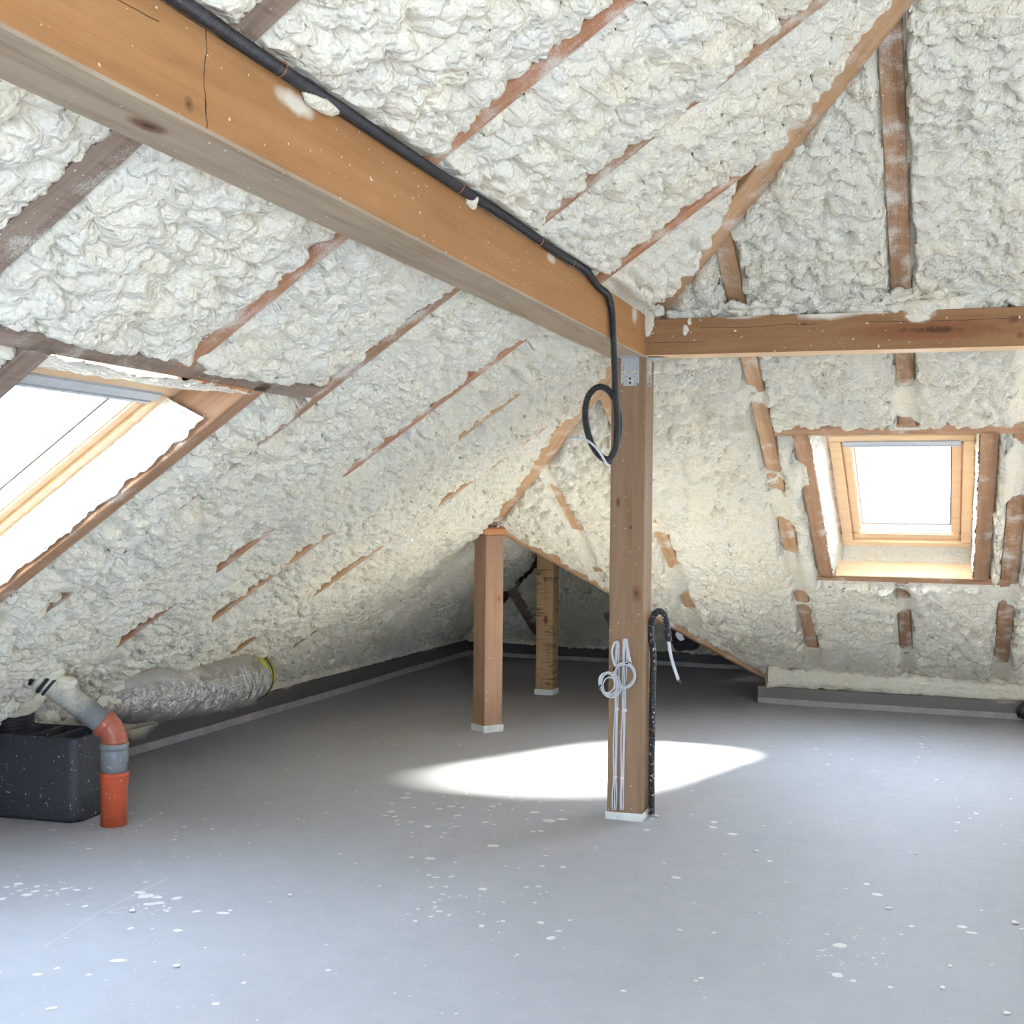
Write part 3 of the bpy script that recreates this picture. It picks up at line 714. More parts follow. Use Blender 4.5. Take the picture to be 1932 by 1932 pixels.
knR = [(float(onY(1515, 618, 5.75)[0]) + 1.394 - 1.6, -0.0575, 0.13, 0.03, 0.012, (0.18, 0.07, 0.03)), (float(onY(1912, 612, 5.75)[0]) + 1.394 - 1.6, -0.0575, 0.12, 0.03, 0.02, (0.15, 0.06, 0.03)), (float(onY(1925, 645, 5.75)[0]) + 1.394 - 1.6, -0.0575, 0.05, 0.02, 0.02, (0.2, 0.07, 0.03))]
def rx(px): return float(onY(px, 630, 5.75)[0]) + 1.394 - 1.6
M_BEAM_R = wood('brown_beam_wood', (0.27, 0.14, 0.06), (0.31, 0.17, 0.078), (0.20, 0.095, 0.04), grain=0.9, knots=knR + [(rx(1760), -0.0575, 0.085, 0.42, 0.055, (0.22, 0.088, 0.035))], cracks=[(0.062, 0.01, rx(1222), rx(1330), 'x'), (0.128, 0.02, rx(1320), rx(1540), 'x'), (0.128, 0.02, rx(1640), rx(1900), 'x')],
                spots=[(rx(1560), -.0575, 0.175, 0.16, 0.032), (rx(1735), -.0575, 0.165, 0.075, 0.05), (rx(1400), -.0575, 0.18, 0.12, 0.02), (rx(1640), -.0575, .175, .12, .014)], dust=0.0)
beamR = thing('purlin_beam', 'brown timber beam with a dark wet stain crossing above the square skylight', 'beam', (BX1, 5.78, BZ))
o = timber('beam_timber', (BX1, 5.812, 2.249), (BX1 + 3.2, 5.812, 2.222), 0.125, 0.175, M_BEAM_R, beamR, bev=0.003)
o.data.materials.append(M_PINE)
for p in o.data.polygons:
    if p.normal.z < -0.5: p.material_index = 1

M_POST = wood('post_wood', (0.265, 0.168, 0.098), (0.315, 0.205, 0.125), (0.20, 0.118, 0.065), grain=0.8, knots=[(-0.02, 0.05, 0.0, 0.05, 0.03, (0.22, 0.11, 0.06)), (0.42, -0.045, 0.0, 0.035, 0.014, (0.2, 0.1, 0.055)), (0.30, .02, 0, .012, .008, (.15, .07, .04))], rough=0.7)
M_POST2 = wood('red_post_wood', (0.315, 0.19, 0.12), (0.36, 0.23, 0.15), (0.23, 0.13, 0.08), grain=1.1, knots=[(0.235, 0.035, 0.0, 0.035, 0.022, (0.30, 0.13, 0.07))])
M_POST3 = wood('rough_post_wood', (0.40, 0.26, 0.135), (0.45, 0.30, 0.165), (0.27, 0.14, 0.06), grain=1.2, saw=0.8, knots=[(-0.03, 0.01, 0.0, 0.05, 0.022, (0.16, 0.07, 0.03)), (0.3, 0.0, 0.0, 0.03, 0.014, (0.2, 0.09, 0.04))])
M_COLLAR = plain('white_edge_strip', (0.66, 0.655, 0.63), 0.7, var=0.12, nscale=12)
M_DIRT = plain('dark_gap', (0.12, 0.12, 0.13), 0.9)
def post(label, cx, cy, s, h, rot, m, ch):
    t = thing('timber_post', label, 'post', (cx, cy, 0)); R = Matrix.Rotation(rot, 4, 'Z')
    o = timber('post_timber', (0, -0.0, 0), (0, 0, h), s, s, m, None, up=(0, 1, 0))
    o.parent = t; o.matrix_basis = R @ Matrix.Translation((0, -s / 2, 0)) @ o.matrix_basis
    e = s / 2 + 0.007; i = s / 2 - 0.001
    for k, (lo, hi) in enumerate((((-e, -e), (e, -i)), ((i, -i), (e, e)), ((-e, i), (i, e)), ((-e, -i), (-i, i)))):
        bm = box_bm((lo[0], lo[1], 0), (hi[0], hi[1], ch), 0.002)
        r = random.Random(k + int(cx * 100))
        for v in bm.verts:
            if v.co.z > ch / 2: v.co.z += r.uniform(-0.004, 0.004); v.co.x *= 1 + r.uniform(-.02, .03); v.co.y *= 1 + r.uniform(-.02, .03)
        c = bm_obj('edge_strip', bm, M_COLLAR, t); c.matrix_basis = R
    return t
PCX, PCY, PS = -1.479, 5.833, 0.17
p1 = post('tall square timber post carrying both beams, with white cables tied to its front', PCX, PCY, PS, BZ + 0.001, 0, M_POST, 0.038)
p2 = post('short reddish timber post set cornerwise below the hip end, with a sawn block on top', -2.95, 7.735, 0.145, 1.33, math.radians(54), M_POST2, 0.045)
p3 = post('rough-sawn short post with dark marks, standing in the low annex behind the others', -3.10, 9.48, 0.145, 1.28, 0, M_POST3, 0.045)
M_BLOCK = wood('orange_block_wood', (0.45, 0.19, 0.075), (0.5, 0.23, 0.10), (0.33, 0.13, 0.05))
bm = box_bm((-.085, -.085, 1.331), (.085, .085, 1.382), 0.012, 1); o = bm_obj('cap_block', bm, M_BLOCK, p2); o.rotation_euler = (0, 0, math.radians(54))
bm = box_bm((-.05, -.05, 1.382), (.05, .05, 1.45), 0.015, 1); o = bm_obj('peg_block', bm, M_RAFTER_GREY, p2); o.rotation_euler = (0, 0, math.radians(54))

# angle brackets
M_ZINC = plain('galvanised_steel', (0.52, 0.54, 0.55), 0.42, 0.5, 0.75, var=0.12, nscale=40)
M_HOLE = plain('bracket_hole', (0.06, 0.04, 0.03), 0.9); M_SCREW = plain('yellow_zinc_screw', (0.70, 0.64, 0.48), 0.3, 0.5, 0.8)
def disc_bm(r, d, axis_y=True, seg=12):
    bm = bmesh.new(); bmesh.ops.create_cone(bm, segments=seg, radius1=r, radius2=r * .8, depth=d, cap_ends=True)
    bmesh.ops.rotate(bm, verts=bm.verts, matrix=Matrix.Rotation(math.pi / 2, 3, 'X')); return bm
def bracket(label, loc, rot):
    t = thing('angle_bracket', label, 'bracket', loc); R = Matrix.Rotation(rot, 4, 'Z')
    def add(nm, bm, m, at=(0, 0, 0), par=t):
        o = bm_obj(nm, bm, m); o.parent = par; o.matrix_basis = (R @ Matrix.Translation(at)) if par is t else Matrix.Translation(at); return o
    w, h = 0.09, 0.135
    bm = box_bm((-w / 2, -0.003, -h), (w / 2, 0, 0), 0.0)
    ve = [e for e in bm.edges if abs(e.verts[0].co.x - e.verts[1].co.x) < 1e-6 and abs(e.verts[0].co.z - e.verts[1].co.z) < 1e-6 and e.verts[0].co.z < -h / 2]
    bmesh.ops.bevel(bm, geom=ve, offset=0.012, segments=4, affect='EDGES')
    leaf = add('wall_leaf', bm, M_ZINC)
    bm = box_bm((-w / 2, -h * 0.62, -0.003), (w / 2, 0, 0), 0.0)
    ve = [e for e in bm.edges if abs(e.verts[0].co.x - e.verts[1].co.x) < 1e-6 and abs(e.verts[0].co.y - e.verts[1].co.y) < 1e-6 and e.verts[0].co.y < -h / 3]
    bmesh.ops.bevel(bm, geom=ve, offset=0.02, segments=2, affect='EDGES'); add('top_leaf', bm, M_ZINC)
    add('stiffening_rib', box_bm((-0.011, -0.009, -0.085), (0.011, -0.002, -0.004), 0.004, 2), M_ZINC)
    for x, z, r in [(-.034, -.044, .0026), (-.034, -.056, .0026), (-.034, -.078, .0026), (-.034, -.100, .0026), (-.034, -.120, .0026), (.034, -.044, .0026), (.034, -.056, .0026), (.034, -.078, .0026), (.034, -.100, .0026), (.034, -.120, .0026), (-.021, -.09, .0026), (-.021, -.112, .0026), (.021, -.09, .0026), (.021, -.112, .0026), (-.021, -.127, .0026), (.021, -.127, .0026), (0, -.100, .006), (0, -.121, .006)]:
        add('hole', disc_bm(r, 0.0012), M_HOLE, (x, -0.0034, z), leaf)
    for x in (-.021, .021): add('screw_head', disc_bm(0.0085, 0.005), M_SCREW, (x, -0.0055, -.069))
    return t
bracket('galvanised angle bracket under the orange beam, on the front of the tall post', (float(onY(1189, 690, 5.746)[0]), 5.747, BZ), 0)
bracket('galvanised angle bracket under the brown beam, on the narrow side of the tall post', (BX1 + 0.0003, 5.815, 2.243), math.pi / 2)

# ------------------------------------------------------------------ CONDUITS AND CABLES
M_BLACK = plain('black_corrugated_plastic', (0.018, 0.018, 0.02), 0.38, 0.5, var=0.2)
M_BLACK_DUSTY = plain('dusty_black_plastic', (0.028, 0.027, 0.027), 0.5, 0.4, speck=0.6)
M_WHITE_CABLE = plain('white_cable_sheath', (0.62, 0.63, 0.66), 0.45, 0.4)
M_TIE = plain('black_cable_tie', (0.02, 0.02, 0.025), 0.5); M_CLIP = plain('white_cable_clip', (0.70, 0.71, 0.74), 0.45)
M_COPPER = plain('copper_wire', (0.45, 0.18, 0.09), 0.5)
cond = thing('conduit', 'long black corrugated conduit along the top of the orange beam ending in a hanging loop', 'conduit', (BX1, 4.9, 2.4))
cp = [(BX1 + .018, 0.4, 2.452)] + [(BX1 + .018 + dx, yx(px, py), 2.449 + dz) for px, py, dx, dz in ((300, 5, 0, .002), (420, 82, 0, 0), (520, 148, .001, -.002), (640, 228, .0, 0), (760, 305, .002, -.002), (850, 366, 0, 0), (960, 432, .002, .004), (1050, 490, .0, .002), (1095, 523, .002, .004))]
def P5(px, py, dx=0.0): return onY(px, py, 5.12 + dx)
hang = [onX(1128, 540, BX1 + .019), onX(1146, 556, BX1 + .019), onX(1154, 585, BX1 + .019), onX(1157, 630, BX1 + .019)]
ybl = float(hang[-1][1]); P5 = lambda px, py, dy=0.0: onY(px, py, ybl + dy)
loop = [P5(1160, 700), P5(1163, 770), P5(1164, 810), P5(1161, 845, -.012), P5(1150, 866, -.02), P5(1134, 862, -.02), P5(1116, 836, -.012), P5(1105, 795, .0), P5(1107, 757, .01), P5(1119, 736, .018), P5(1135, 730, .022), P5(1152, 741, .025), P5(1165, 768, .028), P5(1169, 800, .026), P5(1165, 832, .02), P5(1154, 860, .012), P5(1148, 875, .006)]
loop2 = [P5(1169, 815, .03), P5(1167, 850, .034), P5(1158, 870, .034), P5(1146, 874, .03)]
path = catmull(cp + hang + loop, 14)
corrugated('conduit_sleeve', path, 0.0140, 0.0065, 0.0014, 12, M_BLACK, None)
put(bpy.data.objects['conduit_sleeve'], cond)
wire = catmull([P5(1075, 830, -.02), P5(1090, 827, -.03), P5(1107, 831, -.04), P5(1122, 842, -.045), P5(1134, 857, -.045), P5(1143, 873, -.04), P5(1149, 879, -.03)], 8)
put(link('cable_end', tube_mesh('cable_end', wire, 0.0055, 8), M_WHITE_CABLE), cond)
for k, (px, py) in enumerate(((515, 150), (855, 365), (1008, 462), (1070, 503), (1143, 556))):
    y = yx(px, py); a = np.linspace(0, 2 * np.pi, 14)
    ring = np.stack([BX1 + .018 + 0.0168 * np.cos(a), np.full(14, y) + 0.004 * np.sin(a * 2), 2.449 + 0.0168 * np.sin(a)], 1)
    if k == 4: continue
    put(link('wire_tie', tube_mesh('wire_tie', ring, 0.0016, 5), M_COPPER), cond)

sidec = thing('conduit', 'black conduit up the right side of the tall post, hooked over with white cable end', 'conduit', (BX1, 5.87, 0))
SX = BX1 + 0.022
S6 = lambda px, py, dy=0.0: onY(px, py, 5.87 + dy)
pts = [(SX, 5.872, 0.012), (SX, 5.872, 0.3), (SX - .001, 5.871, 0.6), (SX + .001, 5.87, 0.8), S6(1227, 1200), S6(1229, 1175), S6(1235, 1159), S6(1244, 1153), S6(1253, 1160), S6(1258, 1178), S6(1262, 1210)]
corrugated('conduit_sleeve', catmull(pts, 12), 0.0155, 0.0065, 0.0014, 12, M_BLACK_DUSTY, None)
so = [o for o in bpy.data.objects if o.name.startswith('conduit_sleeve')][-1]; put(so, sidec)
put(link('cable_end', tube_mesh('cable_end', catmull([S6(1260, 1195), S6(1263, 1222), S6(1269, 1250), S6(1280, 1283)], 6), 0.0085, 10), M_WHITE_CABLE), sidec)
put(link('stripped_wires', tube_mesh('stripped_wires', catmull([S6(1279, 1280), S6(1284, 1288), S6(1279, 1292), S6(1276, 1298), S6(1276, 1305)], 5), np.interp(np.arange(21), [0, 6, 20], [0.008, 0.005, 0.0015]), 7), M_TIE), sidec)
for z in (0.985, 0.43):
    a = np.linspace(0, 2 * np.pi, 16); ring = np.stack([SX + 0.019 * np.cos(a), 5.872 + 0.019 * np.sin(a), z + 0.003 * np.sin(2 * a)], 1)
    put(link('wire_tie', tube_mesh('wire_tie', ring, 0.0018, 5), M_COPPER), sidec)

FY = 5.748
def Fp(px, py, d=0.006): return onY(px, py, FY - d)
def bundle(label, xs_bot, xs_top, top_y, clips):
    t = thing('cable_bundle', label, 'cables', tuple(Fp(xs_bot[0], 1530)))
    for k, (xb, xt) in enumerate(zip(xs_bot, xs_top)):
        wob = [random.uniform(-1.2, 1.2) for _ in range(6)]
        ys = [1529, 1500, 1467, 1400, 1339, 1290, 1250, top_y + 6 * (k % 2)]
        cl = {1467, 1339}
        pp = []
        for j, y in enumerate(ys):
            f = (1529 - y) / (1529 - top_y); x = xb + (xt - xb) * f
            xm_ = np.mean(xs_bot) + (np.mean(xs_top) - np.mean(xs_bot)) * f
            x = xm_ + (x - xm_) * 0.8 if y in cl else x + (wob[j % 6] if 0 < j < 7 else 0)
            pp.append(Fp(x, y, 0.005 + 0.002 * (k % 2)))
        put(link('cable', tube_mesh('cable', catmull(pp, 7), 0.0034, 6), M_WHITE_CABLE), t)
    for (px, py, wpx) in clips:
        c = Fp(px, py); w_ = wpx / FPX * 5.9 / 2
        put(bm_obj('cable_clip', box_bm((c[0] - w_, FY - 0.012, c[2] - .007), (c[0] + w_, FY - 0.001, c[2] + .007), 0.003), M_CLIP), t)
    return t
cbl = bundle('left bundle of thin white cables clipped down the front of the tall post', [1155.5, 1159, 1162], [1162.5, 1165, 1168], 1213, [(1164, 1338, 7.5), (1161, 1466, 7)])
cbr = bundle('right bundle of thin white cables clipped down the front of the tall post', [1170.5, 1173, 1176], [1176, 1179, 1183], 1206, [(1179, 1340, 8.5), (1174, 1468, 7)])
for px in (1164.5,):
    c = Fp(px, 1213)
for off, par in ((0, cbr), (1.6, cbr), (3.2, cbr)):
    put(link('cable', tube_mesh('cable', catmull([Fp(1175 + off, 1232, .012), Fp(1177 + off, 1207, .012), Fp(1180 + off, 1212, .018), Fp(1184 + off, 1235, .022), Fp(1188 + off, 1252, .026)], 7), 0.0034, 6), M_WHITE_CABLE), par)
for off in (0, 1.5):
    put(link('cable', tube_mesh('cable', catmull([Fp(1167 - off, 1225, .012), Fp(1166 - off, 1211, .012), Fp(1160 - off, 1213, .016), Fp(1155.5 - off, 1228, .02), Fp(1157 - off, 1243, .022), Fp(1162 - off, 1258, .024)], 7), 0.0034, 6), M_WHITE_CABLE), cbl)
def coil(label, cx, cy, rx_, ry_, turns, tilt, d, ties, seed, loose=2):
    t = thing('cable_coil', label, 'cables', tuple(Fp(cx, cy, d))); r = random.Random(seed)
    for k in range(turns):
        a = np.linspace(0, 2 * np.pi, 40); ox, oy, s = r.uniform(-1, 1) * loose, r.uniform(-1, 1) * loose, r.uniform(1 - .06 * loose, 1.04)
        ph = r.uniform(0, 6.28)
        X = rx_ * s * np.cos(a + ph) + ox; Y = ry_ * s * np.sin(a + ph) + oy + tilt * X * .3
        pp = np.array([Fp(cx + x, cy + y, d + 0.006 * k + 0.004 * math.sin(q)) for x, y, q in zip(X, Y, a)])
        put(link('cable', tube_mesh('cable', pp, 0.0034, 6, cap=False), M_WHITE_CABLE), t)
    for (px, py, rot) in ties:
        c = Fp(px, py, d + 0.003 * turns); l = 0.014
        pp = [c + np.array([-l * math.cos(rot), 0.012, -l * math.sin(rot)]), c + np.array([0, -0.024, 0]), c + np.array([l * math.cos(rot), 0.012, l * math.sin(rot)])]
        put(link('cable_tie', tube_mesh('cable_tie', catmull(pp, 5), 0.004, 6), M_TIE), t)
    return t
coil('right ring of coiled white cable tied in front of the tall post', 1178, 1275, 20, 23, 6, 0, 0.014, [(1184, 1251, 0.15), (1160, 1262, 1.1)], 3)
coil('left looser coil of white cable sticking out past the edge of the tall post', 1149, 1291, 18, 23, 5, 0.5, 0.05, [(1133, 1296, 1.4)], 5, 4.5)

# ------------------------------------------------------------------ LOW WALL EDGES (kerbs)
M_MEMBRANE = plain('dark_membrane', (0.075, 0.07, 0.065), 0.8, var=0.2, nscale=14)
M_STRIP = plain('grey_edge_strip', (0.36, 0.335, 0.315), 0.75, var=0.15, nscale=9)
def kerb_mat(name, seed, amount, base=(0.085, 0.078, 0.07)):
    m, t, b = mat(name); v = coords(t)
    n = noise(t, coords(t, (1, 1, 0.5)), 1.6, 3); n2 = noise(t, v, 60, 3)
    sx = N(t, 'ShaderNodeSeparateXYZ'); t.links.new(v, sx.inputs[0])
    k = math_(t, 'ADD', math_(t, 'ADD', n, math_(t, 'MULTIPLY', sx.outputs['Z'], 2.2)), math_(t, 'MULTIPLY', n2, 0.15))
    c = mix(t, ramp_f(t, k, amount, amount + 0.14), base, (0.66, 0.60, 0.46))
    t.links.new(c, b.inputs['Base Color']); b.inputs['Roughness'].default_value = 0.8; return m
def kerb(name, p0, p1, depth, h, sh, m, inward, sides=True):
    p0, p1 = Vector((*p0, 0)), Vector((*p1, 0)); n = Vector((*inward, 0))
    X = (p1 - p0).normalized(); L = (p1 - p0).length
    o = timber(name, p0 - n * (depth / 2), p1 - n * (depth / 2), depth, h, m, None, bev=0.004, n=12, wob=0.004); o['kind'] = 'structure'
    s = timber('edge_strip', p0 + n * 0.006, p1 + n * 0.006, 0.012, sh, M_STRIP, None, bev=0.002, n=16, wob=0.003)
    s.parent = o; s.matrix_parent_inverse = o.matrix_basis.inverted()
    return o
kerb('baseboard_left', (-4.55, -1), (-4.66, 11.68), 0.5, 0.16, 0.05, kerb_mat('left_upstand', 1, 0.95, (0.11, 0.10, 0.09)), (1, 0))
kerb('baseboard_far', (-4.7, 11.69), (-1.3, 11.69), 0.4, 0.15, 0.04, kerb_mat('far_upstand', 2, 1.25), (0, -1))
kerb('baseboard_right', (-1.42, 9.70), (6.5, 9.64), 0.5, 0.132, 0.045, kerb_mat('right_upstand', 3, 0.90, (0.17, 0.155, 0.14)), (0, -1))
# foam above the kerbs
foam_sheet('knee_foam', (-4.60, -1, .15), (-4.70, 11.7, .145), (XE + .02, 11.7, .30), (XE + .06, -1, .34), 0.014, (1, 0, .2), 51, 0.8, 0.8, M_FOAM_SMOOTH, ceiling, sag=0.03)
foam_sheet('knee_foam', (-4.7, 11.66, .14), (-1.35, 11.66, .14), (-1.35, 11.62, .36), (-4.7, 11.62, .36), 0.02, (0, -1, .2), 52, 0.8, 0.6, M_FOAM_SMOOTH, ceiling, sag=0.02)
# the smooth foam roll lying on the right kerb
def foam_roll(name, pts, r, seed, m, amp=0.5, squash=1.0, parent=None, step=0.012, size=1.0):
    P, s = resample(catmull(pts, 10), step); n = len(P); seg = max(16, int(2 * math.pi * float(np.max(r)) / step))
    r = np.interp(np.linspace(0, 1, n), np.linspace(0, 1, len(r)), r)
    a = np.linspace(0, 2 * np.pi, seg, endpoint=False); S, A_ = np.meshgrid(s, a, indexing='ij')
    X = np.cos(A_) * r[:, None] * 3; Y = np.sin(A_) * r[:, None] * 3
    h = lumps(S + seed * 2.3, A_ * r[:, None] , size, seed) * amp * np.clip(np.minimum(A_, 2 * np.pi - A_) * 3, 0, 1)
    rr = r[:, None] + h
    me = tube_mesh(name, P, rr, seg)
    if squash != 1.0:
        pass
    return link(name, me, m, parent)
foam_roll('foam_roll', [(-1.36, 9.74, .215), (-1.15, 9.79, .205), (-0.5, 9.80, .20), (0, 9.81, .19), (0.6, 9.81, .18), (1.5, 9.80, .18), (3.0, 9.79, .18)], [.088, .09, .086, .09, .095, .10, .09, .09], 55, M_FOAM_SMOOTH, 0.5, parent=ceiling, size=1.1)
# foam crusts in the crease above the beams
foam_roll('foam_bead', [(BX1 - .055, 0.8, 2.50)] + [(BX1 - .066 + .008 * math.sin(k * 2.1), y, 2.488 + .006 * math.sin(k * 1.3)) for k, y in enumerate(np.linspace(1.5, 5.7, 14))], [.038, .044, .036, .046, .040, .044, .036, .044], 57, M_FOAM, 1.0, parent=ceiling, size=0.8, step=0.009)
foam_roll('foam_bead', [(-1.30, 5.86, 2.47), (-1.1, 5.83, 2.462)] + [(x, 5.815 + .012 * math.sin(x * 9), 2.455 + .01 * math.sin(x * 7)) for x in np.linspace(-.95, 1.6, 12)], [.02, .02, .035, .045, .05, .045, .05, .045, .05], 58, M_FOAM, 1.4, parent=ceiling, size=0.9, step=0.009)
def blob(name, c, rad, seed, m, parent):
    bm = bmesh.new(); bmesh.ops.create_icosphere(bm, subdivisions=3, radius=1.0)
    r = random.Random(seed); ph = [r.uniform(0, 6.28) for _ in range(6)]
    for v in bm.verts:
        p = v.co.copy(); k = 1 + .12 * math.sin(3.1 * p.x + ph[0]) * math.sin(2.7 * p.y + ph[1]) + .10 * math.sin(5.3 * p.z + ph[2] + p.x * 2) + .05 * math.sin(9 * p.x + ph[3]) * math.sin(8 * p.z + ph[4])
        v.co = Vector((c[i] + p[i] * rad[i] * k for i in range(3)))
    return bm_obj(name, bm, m, parent, True)
for k, (px, py, rx_, rz_) in enumerate(((1221, 606, 16, 20), (1205, 582, 24, 16), (1216, 575, 18, 20), (1240, 587, 14, 12), (1180, 572, 18, 10), (890, 378, 13, 16))):
    c = onY(px, py, 5.735) if px > 1150 else onX(px, py, BX1 + .012); sc = float((c - CAM) @ FW) / FPX
    blob('foam_drip', c, (rx_ * sc, 0.02, rz_ * sc), k, M_FOAM, ceiling)
blob('foam_drip', onX(606, 207, BX1 + .016) + np.array([0, 0, .012]), (0.02, 0.075, 0.016), 22, M_FOAM, ceiling)
blob('foam_drip', onY(1221, 622, 5.742), (0.028, 0.012, 0.035), 20, M_FOAM, ceiling)
for k, (px, py, w_, h_) in enumerate(((1294, 622, 6, 11), (1301, 607, 4, 8), (1731, 598, 22, 10))):
    c = onY(px, py, 5.752); sc = 5.7 / FPX; blob('foam_drip', c, (w_ * sc, 0.008, h_ * sc), 30 + k, M_FOAM, ceiling)

# ------------------------------------------------------------------ DRAIN PIPE, VENT BOX, DUCTS
M_ORANGE = plain('orange_drain_plastic', (0.50, 0.085, 0.035), 0.32, 0.5, var=0.10, nscale=20, speck=0.1)
M_ORANGE_DULL = plain('dull_orange_drain_plastic', (0.36, 0.095, 0.055), 0.30, 0.5, var=0.10, nscale=20, speck=0.1)
M_GREYPIPE = plain('grey_drain_plastic', (0.17, 0.19, 0.21), 0.35, 0.5, var=0.10, nscale=20, speck=0.05)
M_RUBBER = plain('black_rubber_collar', (0.02, 0.02, 0.022), 0.5, 0.4)
def dusted_pipe():
    m, t, b = mat('foam_dusted_grey_pipe'); v = coords(t)
    n = noise(t, v, 14, 4); n2 = noise(t, v, 90, 2)
    sx = N(t, 'ShaderNodeSeparateXYZ'); t.links.new(v, sx.inputs[0])
    k = math_(t, 'ADD', math_(t, 'MULTIPLY', sx.outputs['Z'], 3.0), math_(t, 'ADD', math_(t, 'MULTIPLY', n, 0.8), math_(t, 'MULTIPLY', n2, 0.3)))
    c = mix(t, ramp_f(t, k, 0.75, 1.25), (0.17, 0.18, 0.19), (0.70, 0.65, 0.50))
    t.links.new(c, b.inputs['Base Color']); b.inputs['Roughness'].default_value = 0.6; return m
PX, PY = -3.688, 4.758
pipe = thing('drain_pipe', 'orange and grey drain pipe with bent elbow rising from floor into sloping foam', 'pipe', (PX, PY, 0))
def pput(nm, me, m, parent=pipe): return put(link(nm, me, m), parent)
pput('orange_pipe', lathe_mesh('orange_pipe', [(0.001, .002), (.0615, .002), (.0615, .19), (.066, .205), (.066, .232), (.069, .236), (.069, .248), (.060, .252), (.05, .252)], 40, (PX, PY, 0)), M_ORANGE)
pput('grey_coupling', lathe_mesh('grey_coupling', [(.055, .250), (.060, .252), (.0605, .285), (.064, .296), (.064, .345), (.062, .352), (.062, .356), (.066, .360), (.066, .384), (.058, .388), (.05, .388)], 40, (PX, PY, 0)), M_GREYPIPE)
d45 = np.array([-0.65, -0.42, 0.62]); d45 /= np.linalg.norm(d45)
c0 = np.array([PX, PY, .385]); c1 = c0 + np.array([0, 0, .055]); c2 = c1 + d45 * .055
ang = np.linspace(0, 1, 14)[:, None]
bend = (1 - ang) ** 2 * c0 + 2 * ang * (1 - ang) * c1 + ang ** 2 * c2
pput('orange_elbow', tube_mesh('orange_elbow', bend, np.r_[np.full(12, .0615), .0645, .0645], 40), M_ORANGE_DULL)
pput('elbow_socket', lathe_mesh('elbow_socket', [(.06, -.012), (.0655, -.012), (.068, -.004), (.068, .016), (.0655, .022), (.056, .022)], 40, c2, d45), M_ORANGE_DULL)
e2 = c2 + d45 * .38
M_DP = dusted_pipe()
gp = pput('grey_pipe', tube_mesh('grey_pipe', resample(np.array([c2, e2]), .02)[0] - np.array(c2), .0565, 32), M_DP); gp.location = Vector(c2) - Vector(pipe.location)
for k, (h0, r0, w_) in enumerate(((.30, .064, .016), (.325, .068, .02), (.35, .067, .018), (.374, .062, .02))):
    pput('rubber_collar', lathe_mesh('rubber_collar', [(.05, h0), (r0, h0 + .003), (r0, h0 + w_ - .003), (.05, h0 + w_)], 32, c2, d45), M_RUBBER if k != 2 else M_DP)
blob('foam_drip', c2 + d45 * .25 + np.array([.03, -.01, .045]), (.05, .045, .035), 61, M_FOAM_SMOOTH, ceiling); blob('foam_drip', c2 + d45 * .36 + np.array([.05, 0, .03]), (.06, .05, .04), 62, M_FOAM_SMOOTH, ceiling)

M_BOX = plain('dark_grey_plastic', (0.030, 0.034, 0.042), 0.55, 0.4, var=0.15, nscale=50, speck=0.05, bumpd=0.001)
vb = thing('ventilation_box', 'dark grey plastic ventilation box with open slots on top beside the orange pipe', 'box', (-4.19, 4.83, 0))
vb.rotation_euler = (0, 0, math.radians(6))
def ring_prof(w, d, r, z, n=6):
    out = []
    for cx, cy, a0 in ((w / 2 - r, d / 2 - r, 0), (-w / 2 + r, d / 2 - r, 90), (-w / 2 + r, -d / 2 + r, 180), (w / 2 - r, -d / 2 + r, 270)):
        for k in range(n + 1):
            a = math.radians(a0 + 90 * k / n); out.append((cx + r * math.cos(a), cy + r * math.sin(a), z))
    return np.array(out)
def shell(nm, rings, m, parent, cap0=True, cap1=True):
    me = grid_mesh(nm, np.array(rings), wrap_v=True)
    bm = bmesh.new(); bm.from_mesh(me); bm.verts.ensure_lookup_table(); n = len(rings[0])
    if cap0: bm.faces.new([bm.verts[k] for k in range(n)][::-1])
    if cap1: bm.faces.new([bm.verts[(len(rings) - 1) * n + k] for k in range(n)])
    bmesh.ops.recalc_face_normals(bm, faces=bm.faces[:]); bm.to_mesh(me); bm.free()
    o = link(nm, me, m, parent); return o
BW, BD = 0.66, 0.33
rings = [ring_prof(BW * .97, BD * .97, .06, .004), ring_prof(BW, BD, .06, .02), ring_prof(BW * 1.0, BD * 1.0, .06, .125), ring_prof(BW * .995, BD * .99, .058, .132), ring_prof(BW * .985, BD * .98, .056, .136), ring_prof(BW * .97, BD * .96, .052, .39), ring_prof(BW * .96, BD * .95, .05, .40), ring_prof(BW * .92, BD * .88, .03, .40), ring_prof(BW * .915, BD * .875, .03, .30)]
shell('box_body', rings, M_BOX, vb, True, True)
for x in (.165, .035, -.095):
    bm = box_bm((x - .012, -BD * .44, .30), (x + .012, BD * .44, .398), .003); o = bm_obj('slot_divider', bm, M_BOX, vb)
bm = box_bm((-.30, -BD * .44, .30), (-.095, BD * .44, .397), .003); bm_obj('spigot_plate', bm, M_BOX, vb)
P = np.array([(-.165, .02, .397), (-.165, .02, .58), (-.20, .05, .66)]); pp, s_ = resample(catmull(P, 10), .004)
link('corrugated_hose', tube_mesh('corrugated_hose', pp, .098 + .006 * np.sign(np.sin(2 * np.pi * s_ / .022)), 36), M_RUBBER, vb)
foam_roll('foam_drip', [(-4.50, 4.74, .60), (-4.36, 4.75, .575), (-4.25, 4.80, .565), (-4.22, 4.86, .60)], [.06, .07, .065, .05], 63, M_FOAM_SMOOTH, 0.8, parent=ceiling, size=1.2)

